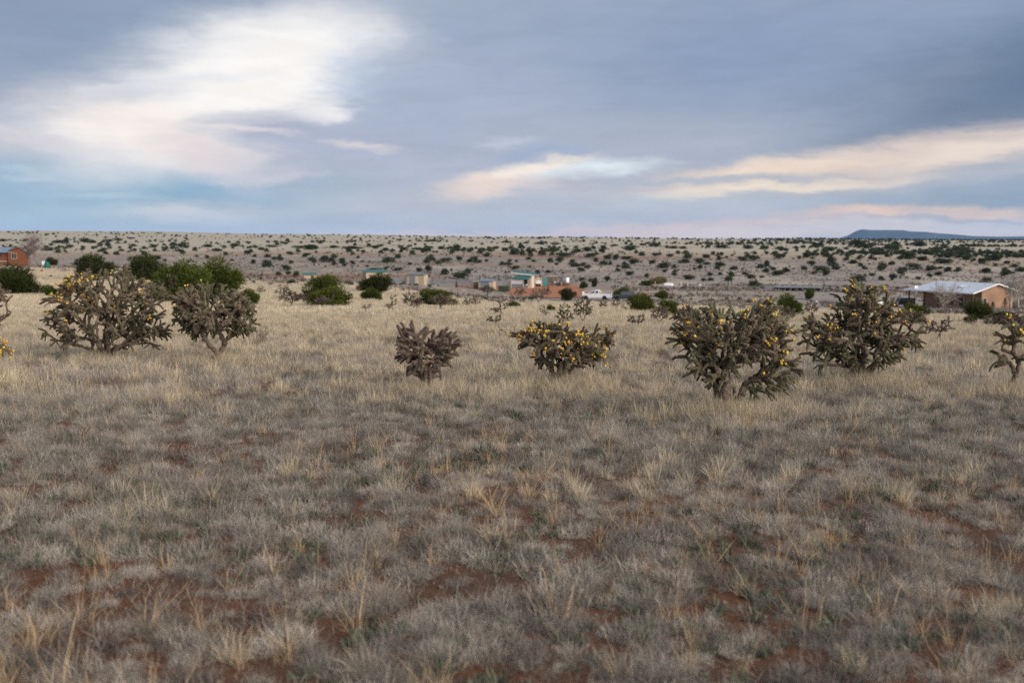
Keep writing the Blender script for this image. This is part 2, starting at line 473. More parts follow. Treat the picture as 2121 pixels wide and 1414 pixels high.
# ------------------------------------------------------------------ terrain sheet
def make_terrain():
    az_f = np.radians(np.linspace(-46, 46, 560))
    az_b = np.radians(np.linspace(46, 314, 70))[1:-1]
    A = np.concatenate([az_f, az_b])
    Rr = np.concatenate([np.geomspace(.6, 30, 110)[:-1], np.geomspace(30, 6500, 330)])
    AA, RR = np.meshgrid(A, Rr)
    x, y = RR*np.sin(AA), RR*np.cos(AA)
    z = hgt(x, y)
    V = np.stack([x.ravel(), y.ravel(), z.ravel()], 1)
    V = np.vstack([V, [[0, 0, hz(0, 0)]]])
    na, nr = len(A), len(Rr)
    i = np.arange(nr-1)[:, None]*na + np.arange(na)[None, :]
    j = np.arange(nr-1)[:, None]*na + (np.arange(na)[None, :]+1) % na
    Q = np.stack([i, j, j+na, i+na], -1).reshape(-1, 4)[:, ::-1]
    T = np.stack([np.full(na, len(V)-1), np.arange(na), (np.arange(na)+1) % na], 1)[:, ::-1]
    me = mesh_np('terrain', V, np.concatenate([Q.ravel(), T.ravel()]), np.concatenate([np.full(len(Q), 4), np.full(len(T), 3)]), smooth=True)
    # what covers the ground where: R red earth, G grey brush, B dry straw
    xs, ys = V[:, 0], V[:, 1]; rr = np.hypot(xs, ys)
    row = CY - F*((V[:, 2]-CAMZ)/np.maximum(ys, 1)*CA + SA)/(CA - (V[:, 2]-CAMZ)/np.maximum(ys, 1)*SA)
    colx = CX + F*xs/np.maximum(ys, 1)*CA
    straw = sstep(18, 62, rr)*(1-.55*sstep(120, 300, rr)*(1-sstep(470, 700, rr)))
    tq = xs/np.maximum(ys, 1)
    brush = np.maximum(sstep(130, 260, rr), .85*sstep(80, 112, rr)*sstep(.2, .3, tq))*(1-sstep(520, 565, rr+60*(fbm(xs/50, ys/50, 2, 23)-.5)))*(.55+.45*sstep(.35, .6, fbm(xs/40, ys/18, 3, 21)))
    bank = np.exp(-((rr-365)/9)**2)*sstep(-.47, -.33, xs/np.maximum(ys, 1))*(1-sstep(-.12, -.02, xs/np.maximum(ys, 1)))
    bank = np.maximum(bank, .8*np.exp(-((rr-520)/10)**2)*sstep(.5, .65, fbm(xs/60, ys/60, 2, 31)))
    patch = .9*sstep(.63, .72, fbm(xs/120, ys/45, 3, 77))*sstep(300, 420, rr)*(1-sstep(800, 1000, rr))
    red = np.clip(bank+.18*patch, 0, 1)
    C = np.stack([red, brush, straw, np.ones_like(red)], 1).astype(np.float32)
    a = me.color_attributes.new('cover', 'FLOAT_COLOR', 'POINT')
    a.data.foreach_set('color', C.ravel())
    m = bpy.data.materials.new('earth'); m.use_nodes = True
    n, l = m.node_tree.nodes, m.node_tree.links
    b = n['Principled BSDF']; b.inputs['Roughness'].default_value = 1; b.inputs['Specular IOR Level'].default_value = .05
    at_ = n.new('ShaderNodeAttribute'); at_.attribute_name = 'cover'
    sp = n.new('ShaderNodeSeparateColor'); l.new(at_.outputs['Color'], sp.inputs[0])
    t = n.new('ShaderNodeTexCoord')
    def nz(scale, detail=6, rough=.6, sx=(1, 1, 1)):
        mp = n.new('ShaderNodeMapping'); mp.inputs['Scale'].default_value = sx; l.new(t.outputs['Object'], mp.inputs[0])
        q = n.new('ShaderNodeTexNoise'); q.inputs['Scale'].default_value = scale; q.inputs['Detail'].default_value = detail
        q.inputs['Roughness'].default_value = rough; l.new(mp.outputs[0], q.inputs['Vector']); return q.outputs[0]
    def rp(v, a, b_, lo=0, hi=1):
        q = n.new('ShaderNodeMapRange'); q.inputs['From Min'].default_value = a; q.inputs['From Max'].default_value = b_
        q.inputs['To Min'].default_value = lo; q.inputs['To Max'].default_value = hi; l.new(v, q.inputs['Value']); return q.outputs[0]
    def mx(f, a, b_):
        q = n.new('ShaderNodeMix'); q.data_type = 'RGBA'
        for s, v in ((q.inputs[0], f), (q.inputs[6], a), (q.inputs[7], b_)):
            if isinstance(v, tuple): s.default_value = (*v, 1)
            elif isinstance(v, (int, float)): s.default_value = v
            else: l.new(v, s)
        return q.outputs[2]
    soil = mx(rp(nz(9, 8, .7), .35, .65), (.15, .066, .037), (.25, .112, .062))
    soil = mx(rp(nz(30, 6), .5, .7, 0, .55), soil, (.22, .17, .13))
    soil = mx(rp(nz(1.3, 4), .48, .62, 0, .45), soil, (.12, .09, .072))
    stra = mx(rp(nz(.35, 6, .65, (1, .5, 1)), .36, .64), (.47, .415, .31), (.36, .315, .24))
    stra = mx(rp(nz(.06, 5, .6, (1, .6, 1)), .45, .65, 0, .6), stra, (.47, .41, .32))
    br = mx(rp(nz(.22, 7, .7, (1, .4, 1)), .38, .62), (.20, .175, .155), (.37, .325, .28))
    mott = rp(nz(.5, 8, .75, (1, .35, 1)), .46, .60, 0, .55)
    stra = mx(mott, stra, (.30, .26, .215))
    br = mx(rp(nz(.9, 8, .75, (1, .4, 1)), .47, .58, 0, .6), br, (.15, .13, .115))
    br = mx(rp(nz(.035, 5, .6, (1, .35, 1)), .52, .60, 0, .7), br, (.41, .365, .30))
    out = mx(sp.outputs[2], soil, stra)
    out = mx(sp.outputs[1], out, br)
    out = mx(sp.outputs[0], out, (.27, .12, .07))
    l.new(out, b.inputs['Base Color'])
    bp = n.new('ShaderNodeBump'); bp.inputs['Strength'].default_value = 1.0; bp.inputs['Distance'].default_value = .05
    l.new(nz(22, 10, .75), bp.inputs['Height']); l.new(bp.outputs[0], b.inputs['Normal'])
    me.materials.append(m)
    o = link('terrain', me)
    tag(o, 'rolling semi-arid rangeland of red earth and dry grass', None, None, 'structure')
make_terrain()
def sheet(name, label, poly, off, m, step=2.0):      # a patch of bare ground draped on the terrain; poly in world (x, y)
    P = np.array(poly); x0, y0 = P.min(0); x1, y1 = P.max(0)
    gx, gy = np.arange(x0, x1+step, step), np.arange(y0, y1+step, step)
    def inside(px, py):
        c = np.zeros(px.shape, bool); j = len(P)-1
        for i in range(len(P)):
            xi, yi, xj, yj = *P[i], *P[j]
            c ^= ((yi > py) != (yj > py)) & (px < (xj-xi)*(py-yi)/(yj-yi+1e-9)+xi); j = i
        return c
    XX, YY = np.meshgrid(gx, gy)
    XX = XX + .5*step*(vnoise(XX/3, YY/3, 5)-.5); YY = YY + .5*step*(vnoise(XX/3, YY/3, 6)-.5)
    Z = hgt(XX, YY)+off
    nx = len(gx)
    wob = 2.2*(fbm(XX/5, YY/5, 2, 44)-.5)
    ins = inside(XX+wob, YY+wob)
    Q = []
    for r in range(len(gy)-1):
        for c in range(nx-1):
            if ins[r, c] and ins[r, c+1] and ins[r+1, c] and ins[r+1, c+1]:
                Q.append((r*nx+c, r*nx+c+1, (r+1)*nx+c+1, (r+1)*nx+c))
    me = mesh_np(name, np.stack([XX.ravel(), YY.ravel(), Z.ravel()], 1), np.array(Q), np.full(len(Q), 4), [m], smooth=True)
    return tag(link(name, me), label, None, None, 'structure')
M_RED = mat('red_dirt', (.42, .185, .10), 1, var=.2, scale=.25, c2=(.30, .135, .08), bump=.3, spec=.05)
M_DRIVE = mat('gravel_grey', (.30, .265, .24), 1, var=.2, scale=.3, c2=(.23, .195, .175), spec=.05)
def pxpoly(pts): return [(at(X, d).x, d) for X, d in pts]
sheet('dirt_yard', 'open yard of bare red dirt beside the teal-roofed shed', pxpoly([(930, 288), (1030, 268), (1060, 240), (1120, 216), (1200, 208), (1240, 245), (1215, 268), (1205, 305), (1130, 318), (960, 308)]), .12, M_RED)
sheet('dirt_road', 'narrow red dirt road crossing behind the white pickup', pxpoly([(1196, 224), (1300, 235), (1345, 246), (1395, 258), (1398, 264), (1340, 254), (1290, 243), (1215, 236)]), .12, M_RED, 1.2)
sheet('driveway', 'pale grey gravel driveway in front of the long low house', pxpoly([(1640, 205), (1720, 178), (1830, 172), (1890, 180), (1880, 196), (1760, 214), (1660, 226)]), .12, M_DRIVE)
sheet('track', 'grey gravel track where the vehicles are parked', pxpoly([(1120, 186), (1200, 182), (1320, 178), (1330, 196), (1210, 205), (1120, 200)]), .12, M_DRIVE)
# mesa on the horizon
def make_mesa():
    d = 14000.0
    prof = [(600, 520), (1250, 499), (1340, 495.5), (1470, 496.5), (1600, 497), (1690, 495), (1735, 494.0), (1755, 488.5), (1768, 481), (1778, 476.3), (1787, 474.8), (1806, 476.4), (1840, 476.4), (1874, 476.8), (1886, 479.4), (1918, 480), (1942, 483), (1990, 486.5), (2015, 489), (2060, 489.8), (2200, 490), (2500, 490), (2900, 496), (3300, 520)]
    xs, zs = [], []
    for X, Y in prof:
        dd = pdir(X, Y); xs.append(d*dd[0]/dd[1]); zs.append(CAMZ + d*dd[2]/dd[1])
    X = np.linspace(xs[0], xs[-1], 420); Z = np.interp(X, xs, zs)
    Z = Z + 5*(fbm(X/160, X*0, 3, 4)-.5)
    V = []; nr = 16
    for k in range(nr):
        f = k/(nr-1)
        off = -2600*(1-f)**1.6
        gul = 160*(fbm(X/330, X*0+f*2, 3, 8)-.5)*(1-f)
        V.append(np.stack([X, d+off+gul, -260+(Z+260)*f**1.15], 1))
    V.append(np.stack([X, np.full_like(X, d+600), np.full_like(X, -250.0)], 1))
    V = np.concatenate(V); n = len(X); Q = []
    for r in range(nr):
        i = r*n+np.arange(n-1); Q.append(np.stack([i, i+1, i+1+n, i+n], 1))
    Q = np.concatenate(Q)
    m = mat('mesa_woodland', (.028, .042, .048), 1, var=.3, scale=.004, c2=(.06, .065, .066), spec=0)
    tag(link('mesa', mesh_np('mesa', V, Q, np.full(len(Q), 4), [m], smooth=True)), 'flat-topped mesa far off on the horizon', None, None, 'structure')
make_mesa()
# ------------------------------------------------------------------ grass: real blades, scattered as instances
def blades(rng, n, R0, L0, L1, w, lean, curl, seg=3, azn=.9, upright=1.0):
    """n ribbon blades; returns verts, faces"""
    a = rng.uniform(0, 2*np.pi, n); r = R0*np.sqrt(rng.uniform(0, 1, n))
    base = np.stack([r*np.cos(a), r*np.sin(a), np.full(n, -.01)], 1)
    L = rng.uniform(L0, L1, n)*(1-.3*(r/max(R0, 1e-6))**2)
    az_ = a+rng.normal(0, azn, n)
    th = np.abs(rng.normal(lean, lean*.6+.05, n))          # angle from vertical at the base
    V, Fc, S = [], [], []
    p = base.copy(); pts = [p]
    for k in range(seg):
        th = th+rng.normal(curl, abs(curl)*.8+.12, n)
        az_ = az_+rng.normal(0, .35+abs(curl)*.5, n)
        st_ = L/seg
        p = p+np.stack([np.sin(th)*np.cos(az_), np.sin(th)*np.sin(az_), np.cos(th)*upright], 1)*st_[:, None]
        p[:, 2] = np.maximum(p[:, 2], .004)
        pts.append(p)
    wa = rng.uniform(0, 2*np.pi, n); wd = np.stack([np.cos(wa), np.sin(wa), np.zeros(n)], 1)
    ww = rng.uniform(.6, 1.3, n)[:, None]*w
    nv = 2*seg+1; verts = np.zeros((n, nv, 3))
    for k in range(seg):
        tw = 1-.55*k/seg
        verts[:, 2*k] = pts[k]-wd*ww*.5*tw; verts[:, 2*k+1] = pts[k]+wd*ww*.5*tw
    verts[:, -1] = pts[seg]
    o = np.arange(n)[:, None]*nv
    for k in range(seg-1):
        Fc.append(np.concatenate([o+2*k, o+2*k+1, o+2*k+3], 1)); Fc.append(np.concatenate([o+2*k, o+2*k+3, o+2*k+2], 1))
    Fc.append(np.concatenate([o+2*seg-2, o+2*seg-1, o+2*seg], 1))
    return verts.reshape(-1, 3), np.concatenate(Fc)
def join(parts):
    V, Fc, o = [], [], 0
    for v, f in parts:
        V.append(v); Fc.append(f+o); o += len(v)
    return np.concatenate(V), np.concatenate(Fc)
def grassmat(name, ca, cb, cc, transl=.25):
    m = bpy.data.materials.new(name); m.use_nodes = True
    n, l = m.node_tree.nodes, m.node_tree.links
    n.clear()
    out = n.new('ShaderNodeOutputMaterial'); d = n.new('ShaderNodeBsdfDiffuse'); tr = n.new('ShaderNodeBsdfTranslucent'); ms = n.new('ShaderNodeMixShader')
    oi = n.new('ShaderNodeObjectInfo'); cr = n.new('ShaderNodeValToRGB')
    e = cr.color_ramp.elements
    e[0].position, e[0].color = 0, (*ca, 1); e[1].position, e[1].color = 1, (*cc, 1)
    q = e.new(.5); q.color = (*cb, 1)
    l.new(oi.outputs['Random'], cr.inputs[0])
    gi = n.new('ShaderNodeNewGeometry'); hs = n.new('ShaderNodeHueSaturation')      # each blade its own tone
    mr = n.new('ShaderNodeMapRange'); mr.inputs['To Min'].default_value, mr.inputs['To Max'].default_value = .5, 1.38
    l.new(gi.outputs['Random Per Island'], mr.inputs['Value']); l.new(mr.outputs[0], hs.inputs['Value']); l.new(cr.outputs[0], hs.inputs['Color'])
    l.new(hs.outputs[0], d.inputs[0]); l.new(hs.outputs[0], tr.inputs[0])
    ms.inputs[0].default_value = transl
    l.new(d.outputs[0], ms.inputs[1]); l.new(tr.outputs[0], ms.inputs[2]); l.new(ms.outputs[0], out.inputs[0])
    return m
M_STRAW = grassmat('straw_grass', (.74, .61, .42), (.62, .535, .39), (.46, .40, .31))
M_GREY = grassmat('grey_grass', (.27, .24, .20), (.48, .425, .36), (.60, .535, .455))
M_GREYN = grassmat('darkened_grama', (.17, .15, .13), (.30, .265, .225), (.40, .355, .305))  # short grama, coloured darker to stand in for lens falloff up close
M_DKT = grassmat('dark_tuft', (.15, .125, .11), (.19, .16, .14), (.12, .11, .09), .1)
M_STALK = grassmat('seed_stalk', (.62, .44, .25), (.52, .38, .23), (.66, .50, .30))
M_WEED = grassmat('weed_leaf', (.12, .14, .09), (.18, .19, .14), (.10, .115, .075), .15)
def scatter(name, label, protos, pts, idx, scl, tilt=.12):
    """protos: list of meshes; pts (n,3)"""
    pc = bpy.data.collections.new(name+'_tufts')
    for i, me in enumerate(protos):
        pc.objects.link(bpy.data.objects.new('%s_tuft_%03d' % (name, i), me))
    n = len(pts)
    me = bpy.data.meshes.new(name)
    me.vertices.add(n); me.vertices.foreach_set('co', np.asarray(pts, np.float32).ravel())
    rot = np.stack([RNG.normal(0, tilt, n), RNG.normal(0, tilt, n), RNG.uniform(0, 2*np.pi, n)], 1).astype(np.float32)
    a = me.attributes.new('rot', 'FLOAT_VECTOR', 'POINT'); a.data.foreach_set('vector', rot.ravel())
    a = me.attributes.new('scl', 'FLOAT', 'POINT'); a.data.foreach_set('value', np.asarray(scl, np.float32))
    a = me.attributes.new('idx', 'INT', 'POINT'); a.data.foreach_set('value', np.asarray(idx, np.int32))
    o = link(name, me)
    ng = bpy.data.node_groups.new(name, 'GeometryNodeTree')
    ng.interface.new_socket('Geometry', in_out='INPUT', socket_type='NodeSocketGeometry')
    ng.interface.new_socket('Geometry', in_out='OUTPUT', socket_type='NodeSocketGeometry')
    N, L = ng.nodes, ng.links
    gi, go = N.new('NodeGroupInput'), N.new('NodeGroupOutput')
    iop, ci = N.new('GeometryNodeInstanceOnPoints'), N.new('GeometryNodeCollectionInfo')
    ci.inputs['Collection'].default_value = pc
    ci.inputs['Separate Children'].default_value = True
    ci.inputs['Reset Children'].default_value = True
    def attr(nm, ty):
        q = N.new('GeometryNodeInputNamedAttribute'); q.data_type = ty; q.inputs[0].default_value = nm; return q.outputs[0]
    L.new(gi.outputs[0], iop.inputs['Points']); L.new(ci.outputs[0], iop.inputs['Instance'])
    iop.inputs['Pick Instance'].default_value = True
    L.new(attr('idx', 'INT'), iop.inputs['Instance Index'])
    L.new(attr('rot', 'FLOAT_VECTOR'), iop.inputs['Rotation'])
    L.new(attr('scl', 'FLOAT'), iop.inputs['Scale'])
    L.new(iop.outputs[0], go.inputs[0])
    md = o.modifiers.new('scatter', 'NODES'); md.node_group = ng
    return tag(o, label, None, None, 'stuff')
def sector(r0, r1, per_m2, tmax=.60, pad=4.0):
    """random ground points between forward distances r0 and r1, a few metres wider than the view on both sides"""
    r0 = -1.5 if r0 < 3 else r0
    n = int(per_m2*(tmax*(r1*r1-max(r0, 0)**2)+2*pad*(r1-r0)))
    y = RNG.uniform(r0, r1, 4*n); y = y[RNG.uniform(0, tmax*r1+pad, 4*n) < tmax*np.maximum(y, 0)+pad][:n]
    return RNG.uniform(-1, 1, len(y))*(tmax*np.maximum(y, 0)+pad), y
def tri_mesh(name, vf, m):
    v, f = vf
    return mesh_np(name, v, f, np.full(len(f), 3), [m])
def grass_fields(x, y):
    """straw 0..1, bare 0..1 at a place"""
    r = np.hypot(x, y)
    big = fbm(x/5.0, y/5.0, 3, 51)
    sm = fbm(x/.9, y/.9, 2, 61)
    s = .12+.34*sstep(6, 24, r)+.42*sstep(18, 52, r)+(big-.5)*1.15+.5*(sm-.5)
    bare = sstep(.63, .72, fbm(x/.36, y/.42, 2, 71)+.14*(fbm(x/2.5, y/2.5, 2, 72)-.5)-.07*sstep(14, 40, r))
    return np.clip(s, 0, 1), bare
GR = np.random.default_rng(5)
straw_p, grey_p, stalk_p, weed_p = [], [], [], []
for i in range(8):      # near: fine blades in mounded tufts
    straw_p.append(tri_mesh('straw', join([blades(GR, 120, .06, .10, .29, .0027, .24, .22, 3, .6), blades(GR, 30, .09, .05, .13, .003, .9, .4)]), M_STRAW))
    R1 = GR.uniform(.08, .17)
    grey_p.append(tri_mesh('grey', join([blades(GR, int(3300*R1), R1*.85, .07, .19, .0027, .30, .55, 4, .45), blades(GR, 8, .05, .14, .26, .0022, .3, .3)]), M_GREYN if i % 2 == 0 else M_GREY))
for i in range(6):      # middle distance
    straw_p.append(tri_mesh('straw', blades(GR, 150, .12, .11, .30, .0050, .26, .22, 3, .6), M_STRAW))
    grey_p.append(tri_mesh('grey', blades(GR, 230, .19, .09, .22, .0052, .35, .50, 3, .5), M_GREYN if i % 3 == 0 else M_GREY))
for i in range(4):      # far: broad patches
    straw_p.append(tri_mesh('straw', blades(GR, 170, .62, .10, .25, .015, .2, .14, 2), M_STRAW))
    grey_p.append(tri_mesh('grey', blades(GR, 150, .62, .06, .17, .016, .35, .35, 2), M_GREY))
litter_p = [tri_mesh('litter', blades(GR, 90, .26, .04, .13, .0028, 1.0, .25, 2), M_DKT if i % 2 else M_GREYN) for i in range(5)]
for i in range(5):
    v1 = blades(GR, 9, .05, .22, .48, .0032, .22, .10, 4)
    stalk_p.append(tri_mesh('stalk', join([v1, blades(GR, 26, .05, .10, .26, .0028, .3, .2)]), M_STALK))
for i in range(5):
    weed_p.append(tri_mesh('weed', join([blades(GR, 26, .035, .05, .11, .011, .75, .15, 3), blades(GR, 12, .02, .04, .10, .008, .35, .1, 3)]), M_WEED))
sx, sy, si, ss = [], [], [], []
gx_, gy_, gi_, gs = [], [], [], []
for r0, r1, dens, lo, hi in ((2.6, 14, 52, 0, 8), (14, 46, 15, 8, 14), (46, 125, 2.4, 14, 18), (125, 270, .9, 14, 18)):
    x, y = sector(r0, r1, dens)
    s, bare = grass_fields(x, y)
    u_ = RNG.uniform(0, 1, len(x)); keep = u_ > bare*(.58 if r0 < 14 else .45)
    small = np.where(bare > .3, .5, 1.0)
    tt = x/np.maximum(y, 1)
    if r0 > 40:
        keep &= RNG.uniform(0, 1, len(x)) < 1-.75*sstep(98, 125, y)*sstep(-.03, .02, tt)
        keep &= RNG.uniform(0, 1, len(x)) < 1-.88*sstep(72, 108, y)*sstep(.2, .3, tt)
    if r0 > 100:      # beyond the crest grass thins into brush, yard and roads stay clear
        keep &= RNG.uniform(0, 1, len(x)) < np.where(tt < -.3, 1, 1-.8*sstep(140, 200, y))
    x, y, s, small = x[keep], y[keep], s[keep], small[keep]
    st_ = RNG.uniform(0, 1, len(x)) < s
    k = RNG.integers(lo, hi, len(x))
    sz = RNG.uniform(.6, 1.35, len(x))*(1+.7*(fbm(x/1.7, y/1.7, 2, 81)-.5))
    sz = sz*small; sz = sz*(.72+.28*sstep(7, 15, y)); near = 1.0
    sx.append(x[st_]); sy.append(y[st_]); si.append(k[st_]); ss.append((sz*near)[st_])
    gx_.append(x[~st_]); gy_.append(y[~st_]); gi_.append(k[~st_]); gs.append(sz[~st_])
cat = np.concatenate
sx, sy, si, ss = map(cat, (sx, sy, si, ss)); gx_, gy_, gi_, gs = map(cat, (gx_, gy_, gi_, gs))
scatter('straw_grass', 'blond dry bunchgrass covering the open field', straw_p, np.stack([sx, sy, hgt(sx, sy)], 1), si, ss)
dark_p = [tri_mesh('dark', blades(GR, 170, .13, .07, .20, .006, .6, .35, 3), M_DKT) for i in range(4)]  # dark colour covers both dead grass and the shade on small shrubs
x, y = sector(2.8, 60, 2.2); keep = RNG.uniform(0, 1, len(x)) < .12+.5*(1-sstep(8, 16, y))+.5*sstep(.5, .62, fbm(x/3, y/3, 2, 131)); x, y = x[keep], y[keep]  # thicker near the viewer, painting in the darker foreground of the lens
scatter('dark_tufts', 'low dark tufts, dead grass and painted shade, scattered between the grasses', dark_p, np.stack([x, y, hgt(x, y)], 1), RNG.integers(0, 4, len(x)), RNG.uniform(.6, 1.5, len(x)), .05)
scatter('grey_grass', 'short curly grey grass tufts between the blond bunchgrass', grey_p, np.stack([gx_, gy_, hgt(gx_, gy_)], 1), gi_, gs)
x, y = sector(2.8, 32, 7.5); keep = RNG.uniform(0, 1, len(x)) < .25+.75*sstep(.45, .6, fbm(x/2.2, y/2.2, 2, 91)); x, y = x[keep], y[keep]
scatter('seed_stalks', 'tan seed stalks standing above the short grass', stalk_p, np.stack([x, y, hgt(x, y)], 1), RNG.integers(0, 5, len(x)), RNG.uniform(.45, .95, len(x)))
x, y = sector(2.6, 30, 26)
scatter('grass_litter', 'fallen bits of dry grass lying on the bare soil', litter_p, np.stack([x, y, hgt(x, y)], 1), RNG.integers(0, 5, len(x)), RNG.uniform(.6, 1.3, len(x)), .03)
x, y = sector(2.8, 18, 36); keep = RNG.uniform(0, 1, len(x)) < sstep(.46, .66, fbm(x/1.5, y/1.5, 2, 95)); x, y = x[keep], y[keep]
scatter('green_weeds', 'low grey-green weeds sprouting on the red soil', weed_p, np.stack([x, y, hgt(x, y)], 1), RNG.integers(0, 5, len(x)), RNG.uniform(.6, 1.3, len(x)))
M_PEB = mat('pebble', (.26, .17, .125), .95, var=.3, scale=3, c2=(.17, .12, .10), rnd=.3)
peb_p = []
for i in range(4):
    q = MB().lathe([(.3, -.3), (.9, .0), (.8, .45), (.3, .7)], 6); q.v = [(a*(1+.25*math.sin(3*c+i)), b_*(.7+.2*math.cos(2*a)), c) for a, b_, c in q.v]; peb_p.append(q.mesh('pebble', M_PEB))
x, y = sector(2.7, 14, 26); x, y = x+RNG.normal(0, .1, len(x)), y
scatter('pebbles', 'small reddish pebbles strewn over the bare soil', peb_p, np.stack([x, y, hgt(x, y)+.002], 1), RNG.integers(0, 4, len(x)), np.abs(RNG.normal(.006, .005, len(x)))+.003, .3)
# ------------------------------------------------------------------ tree cholla
M_JG = mat('cholla_green', (.104, .090, .055), .85, var=.2, scale=60, c2=(.060, .054, .034), rnd=.34)
M_JB = mat('cholla_brown', (.125, .095, .072), .85, var=.2, scale=60, c2=(.075, .057, .046), rnd=.22)
M_SP = mat('cholla_spines', (.46, .36, .265), .8, var=.1, scale=40, c2=(.31, .235, .17), rnd=.2)
M_SPB = mat('cholla_spines_brown', (.36, .265, .205), .8, var=.1, scale=40, c2=(.25, .18, .14), rnd=.2)
M_WOOD = mat('cholla_wood', (.20, .15, .115), .95, var=.3, scale=45, c2=(.06, .045, .035), bump=1.0, detail=8)
M_FRUIT = mat('cholla_fruit', (.66, .44, .05), .55, var=.15, scale=50, c2=(.50, .27, .04), rnd=.28, spec=.3)
def joint_mesh(rng, bend, mb, ms, r=.019, L=.20, nr=13, na=14, spines=4):
    """a knobbly cylindrical stem joint with spine clusters, along +Z, length L"""
    V, Fq, S, MI = [], [], [], []
    for i in range(nr+1):
        f = i/nr
        env = min(1, (f/.07)**.5 if f < .07 else 1, ((1-f)/.10)**.5 if f > .90 else 1)
        env = max(env, .25 if f < .5 else .12)
        for k in range(na):
            a = 2*np.pi*k/na
            bump_ = .5+.5*math.cos(7*a+f*22)*math.cos(f*40+2*a)
            rr = r*env*(.86+.30*bump_)
            V.append((rr*math.cos(a)+bend*(f*f)*L, rr*math.sin(a), f*L-.35*abs(bend)*L*f**3))
    for i in range(nr):
        for k in range(na):
            k2 = (k+1) % na
            Fq += [i*na+k, i*na+k2, (i+1)*na+k2, (i+1)*na+k]; S.append(4); MI.append(0)
    Fq += [nr*na+k for k in range(na)]; S.append(na); MI.append(0)
    o = len(V)
    for i in range(9):
        f = .05+.93*i/8
        for k in range(7):
            a = 2*np.pi*(k+.5*(i % 2))/7+rng.normal(0, .12)
            rr = r*1.02 if f < .93 else r*.5
            p = np.array([rr*math.cos(a)+bend*f*f*L, rr*math.sin(a), f*L-.35*abs(bend)*L*f**3])
            for q in range(spines):
                d = np.array([math.cos(a), math.sin(a), .15])+rng.normal(0, .55, 3)
                d /= np.linalg.norm(d)
                t = np.cross(d, rng.normal(0, 1, 3)); t /= np.linalg.norm(t)
                ln = rng.uniform(.012, .026)
                V += [tuple(p-t*.0015), tuple(p+t*.0015), tuple(p+d*ln)]
                Fq += [o, o+1, o+2]; S.append(3); MI.append(1); o += 3
    me = mesh_np('joint', V, Fq, S, [mb, ms], MI)
    me.polygons.foreach_set('use_smooth', np.array([m == 0 for m in MI]))
    return me
JR = np.random.default_rng(21)
BENDS = [0, .12, .3, .5, .75, -.2]
JM = {'green': [joint_mesh(JR, b, M_JG, M_SP) for b in BENDS], 'brown': [joint_mesh(JR, b*.5, M_JB, M_SPB, .021) for b in BENDS]}
def low_joint(rng, bend, r=.019, L=.20, n=7, m_=4):
    V, Fc, MI = [], [], []
    for i in range(m_+1):
        f = (0, .08, .5, .93, 1)[i]
        for k in range(n):
            a = 2*math.pi*(k+.5*(i % 2))/n; rr = r*(.6, 1, 1.02, .95, .4)[i]*(1+.12*(-1)**k)
            V.append((rr*math.cos(a)+bend*f*f*L, rr*math.sin(a), f*L-.35*abs(bend)*L*f**3))
    for i in range(m_):
        for k in range(n): Fc.append((i*n+k, i*n+(k+1) % n, (i+1)*n+(k+1) % n, (i+1)*n+k)); MI.append(0)
    for i in range(60):
        f, a = rng.uniform(.05, 1), rng.uniform(0, 6.283); p = np.array([r*math.cos(a)+bend*f*f*L, r*math.sin(a), f*L-.35*abs(bend)*L*f**3])
        dd = np.array([math.cos(a), math.sin(a), .15])+rng.normal(0, .55, 3); t = rng.normal(0, 1, 3); t /= np.linalg.norm(t)
        o = len(V); V += [tuple(p-t*.002), tuple(p+t*.002), tuple(p+dd/np.linalg.norm(dd)*rng.uniform(.012, .026))]; Fc.append((o, o+1, o+2)); MI.append(1)
    return np.array(V), Fc, MI
LOWJ = [low_joint(JR, b) for b in BENDS]
def fruit_mesh():
    mb = MB(); prof = [(.004, 0), (.011, .006), (.0165, .016), (.018, .026), (.0165, .035), (.012, .038), (.006, .034)]
    mb.lathe(prof, 9)
    mb.v = [(x*(1+.10*math.sin(7*i)), y*(1+.10*math.sin(7*i)), z) for i, (x, y, z) in enumerate(mb.v)]
    return mb.mesh('fruit', M_FRUIT, True)
FRUIT = fruit_mesh()
def skeleton(rng, targets, way, bf):
    """balanced spanning tree from the root through way points and targets"""
    P = [np.zeros(3)]; par = [-1]; pl = [0.0]
    def run(T, bf_):
        T = np.array(T)
        if not len(T): return
        best = np.full(len(T), 1e9); bp = np.zeros(len(T), int); left = np.ones(len(T), bool)
        for j in range(len(P)):
            c = np.linalg.norm(T-P[j], axis=1)*(1+.6*(T[:, 2] < P[j][2]-.05))+bf_*pl[j]
            u = c < best; best[u], bp[u] = c[u], j
        for _ in range(len(T)):
            i = int(np.argmin(np.where(left, best, 1e9)))
            left[i] = False; j = bp[i]
            P.append(T[i]); par.append(j); pl.append(pl[j]+float(np.linalg.norm(T[i]-P[j])))
            nj = len(P)-1
            c = np.linalg.norm(T-P[nj], axis=1)*(1+.6*(T[:, 2] < P[nj][2]-.05))+bf_*pl[nj]
            u = left & (c < best); best[u], bp[u] = c[u], nj
    run(way, .85); run(targets, bf)
    P = np.array(P); n = len(P)
    kids = [[] for _ in range(n)]
    for i in range(1, n): kids[par[i]].append(i)
    tips = np.zeros(n, int)
    for i in range(n-1, -1, -1):
        tips[i] = max(1, sum(tips[c] for c in kids[i]))
    return P, par, kids, tips
def edge_pts(rng, a, b, r, k=4):
    L = np.linalg.norm(b-a); out = []
    sag = rng.normal(0, .05*L, 3)
    for i in range(k+1):
        f = i/k
        out.append(a+(b-a)*f+sag*math.sin(math.pi*f))
    return out
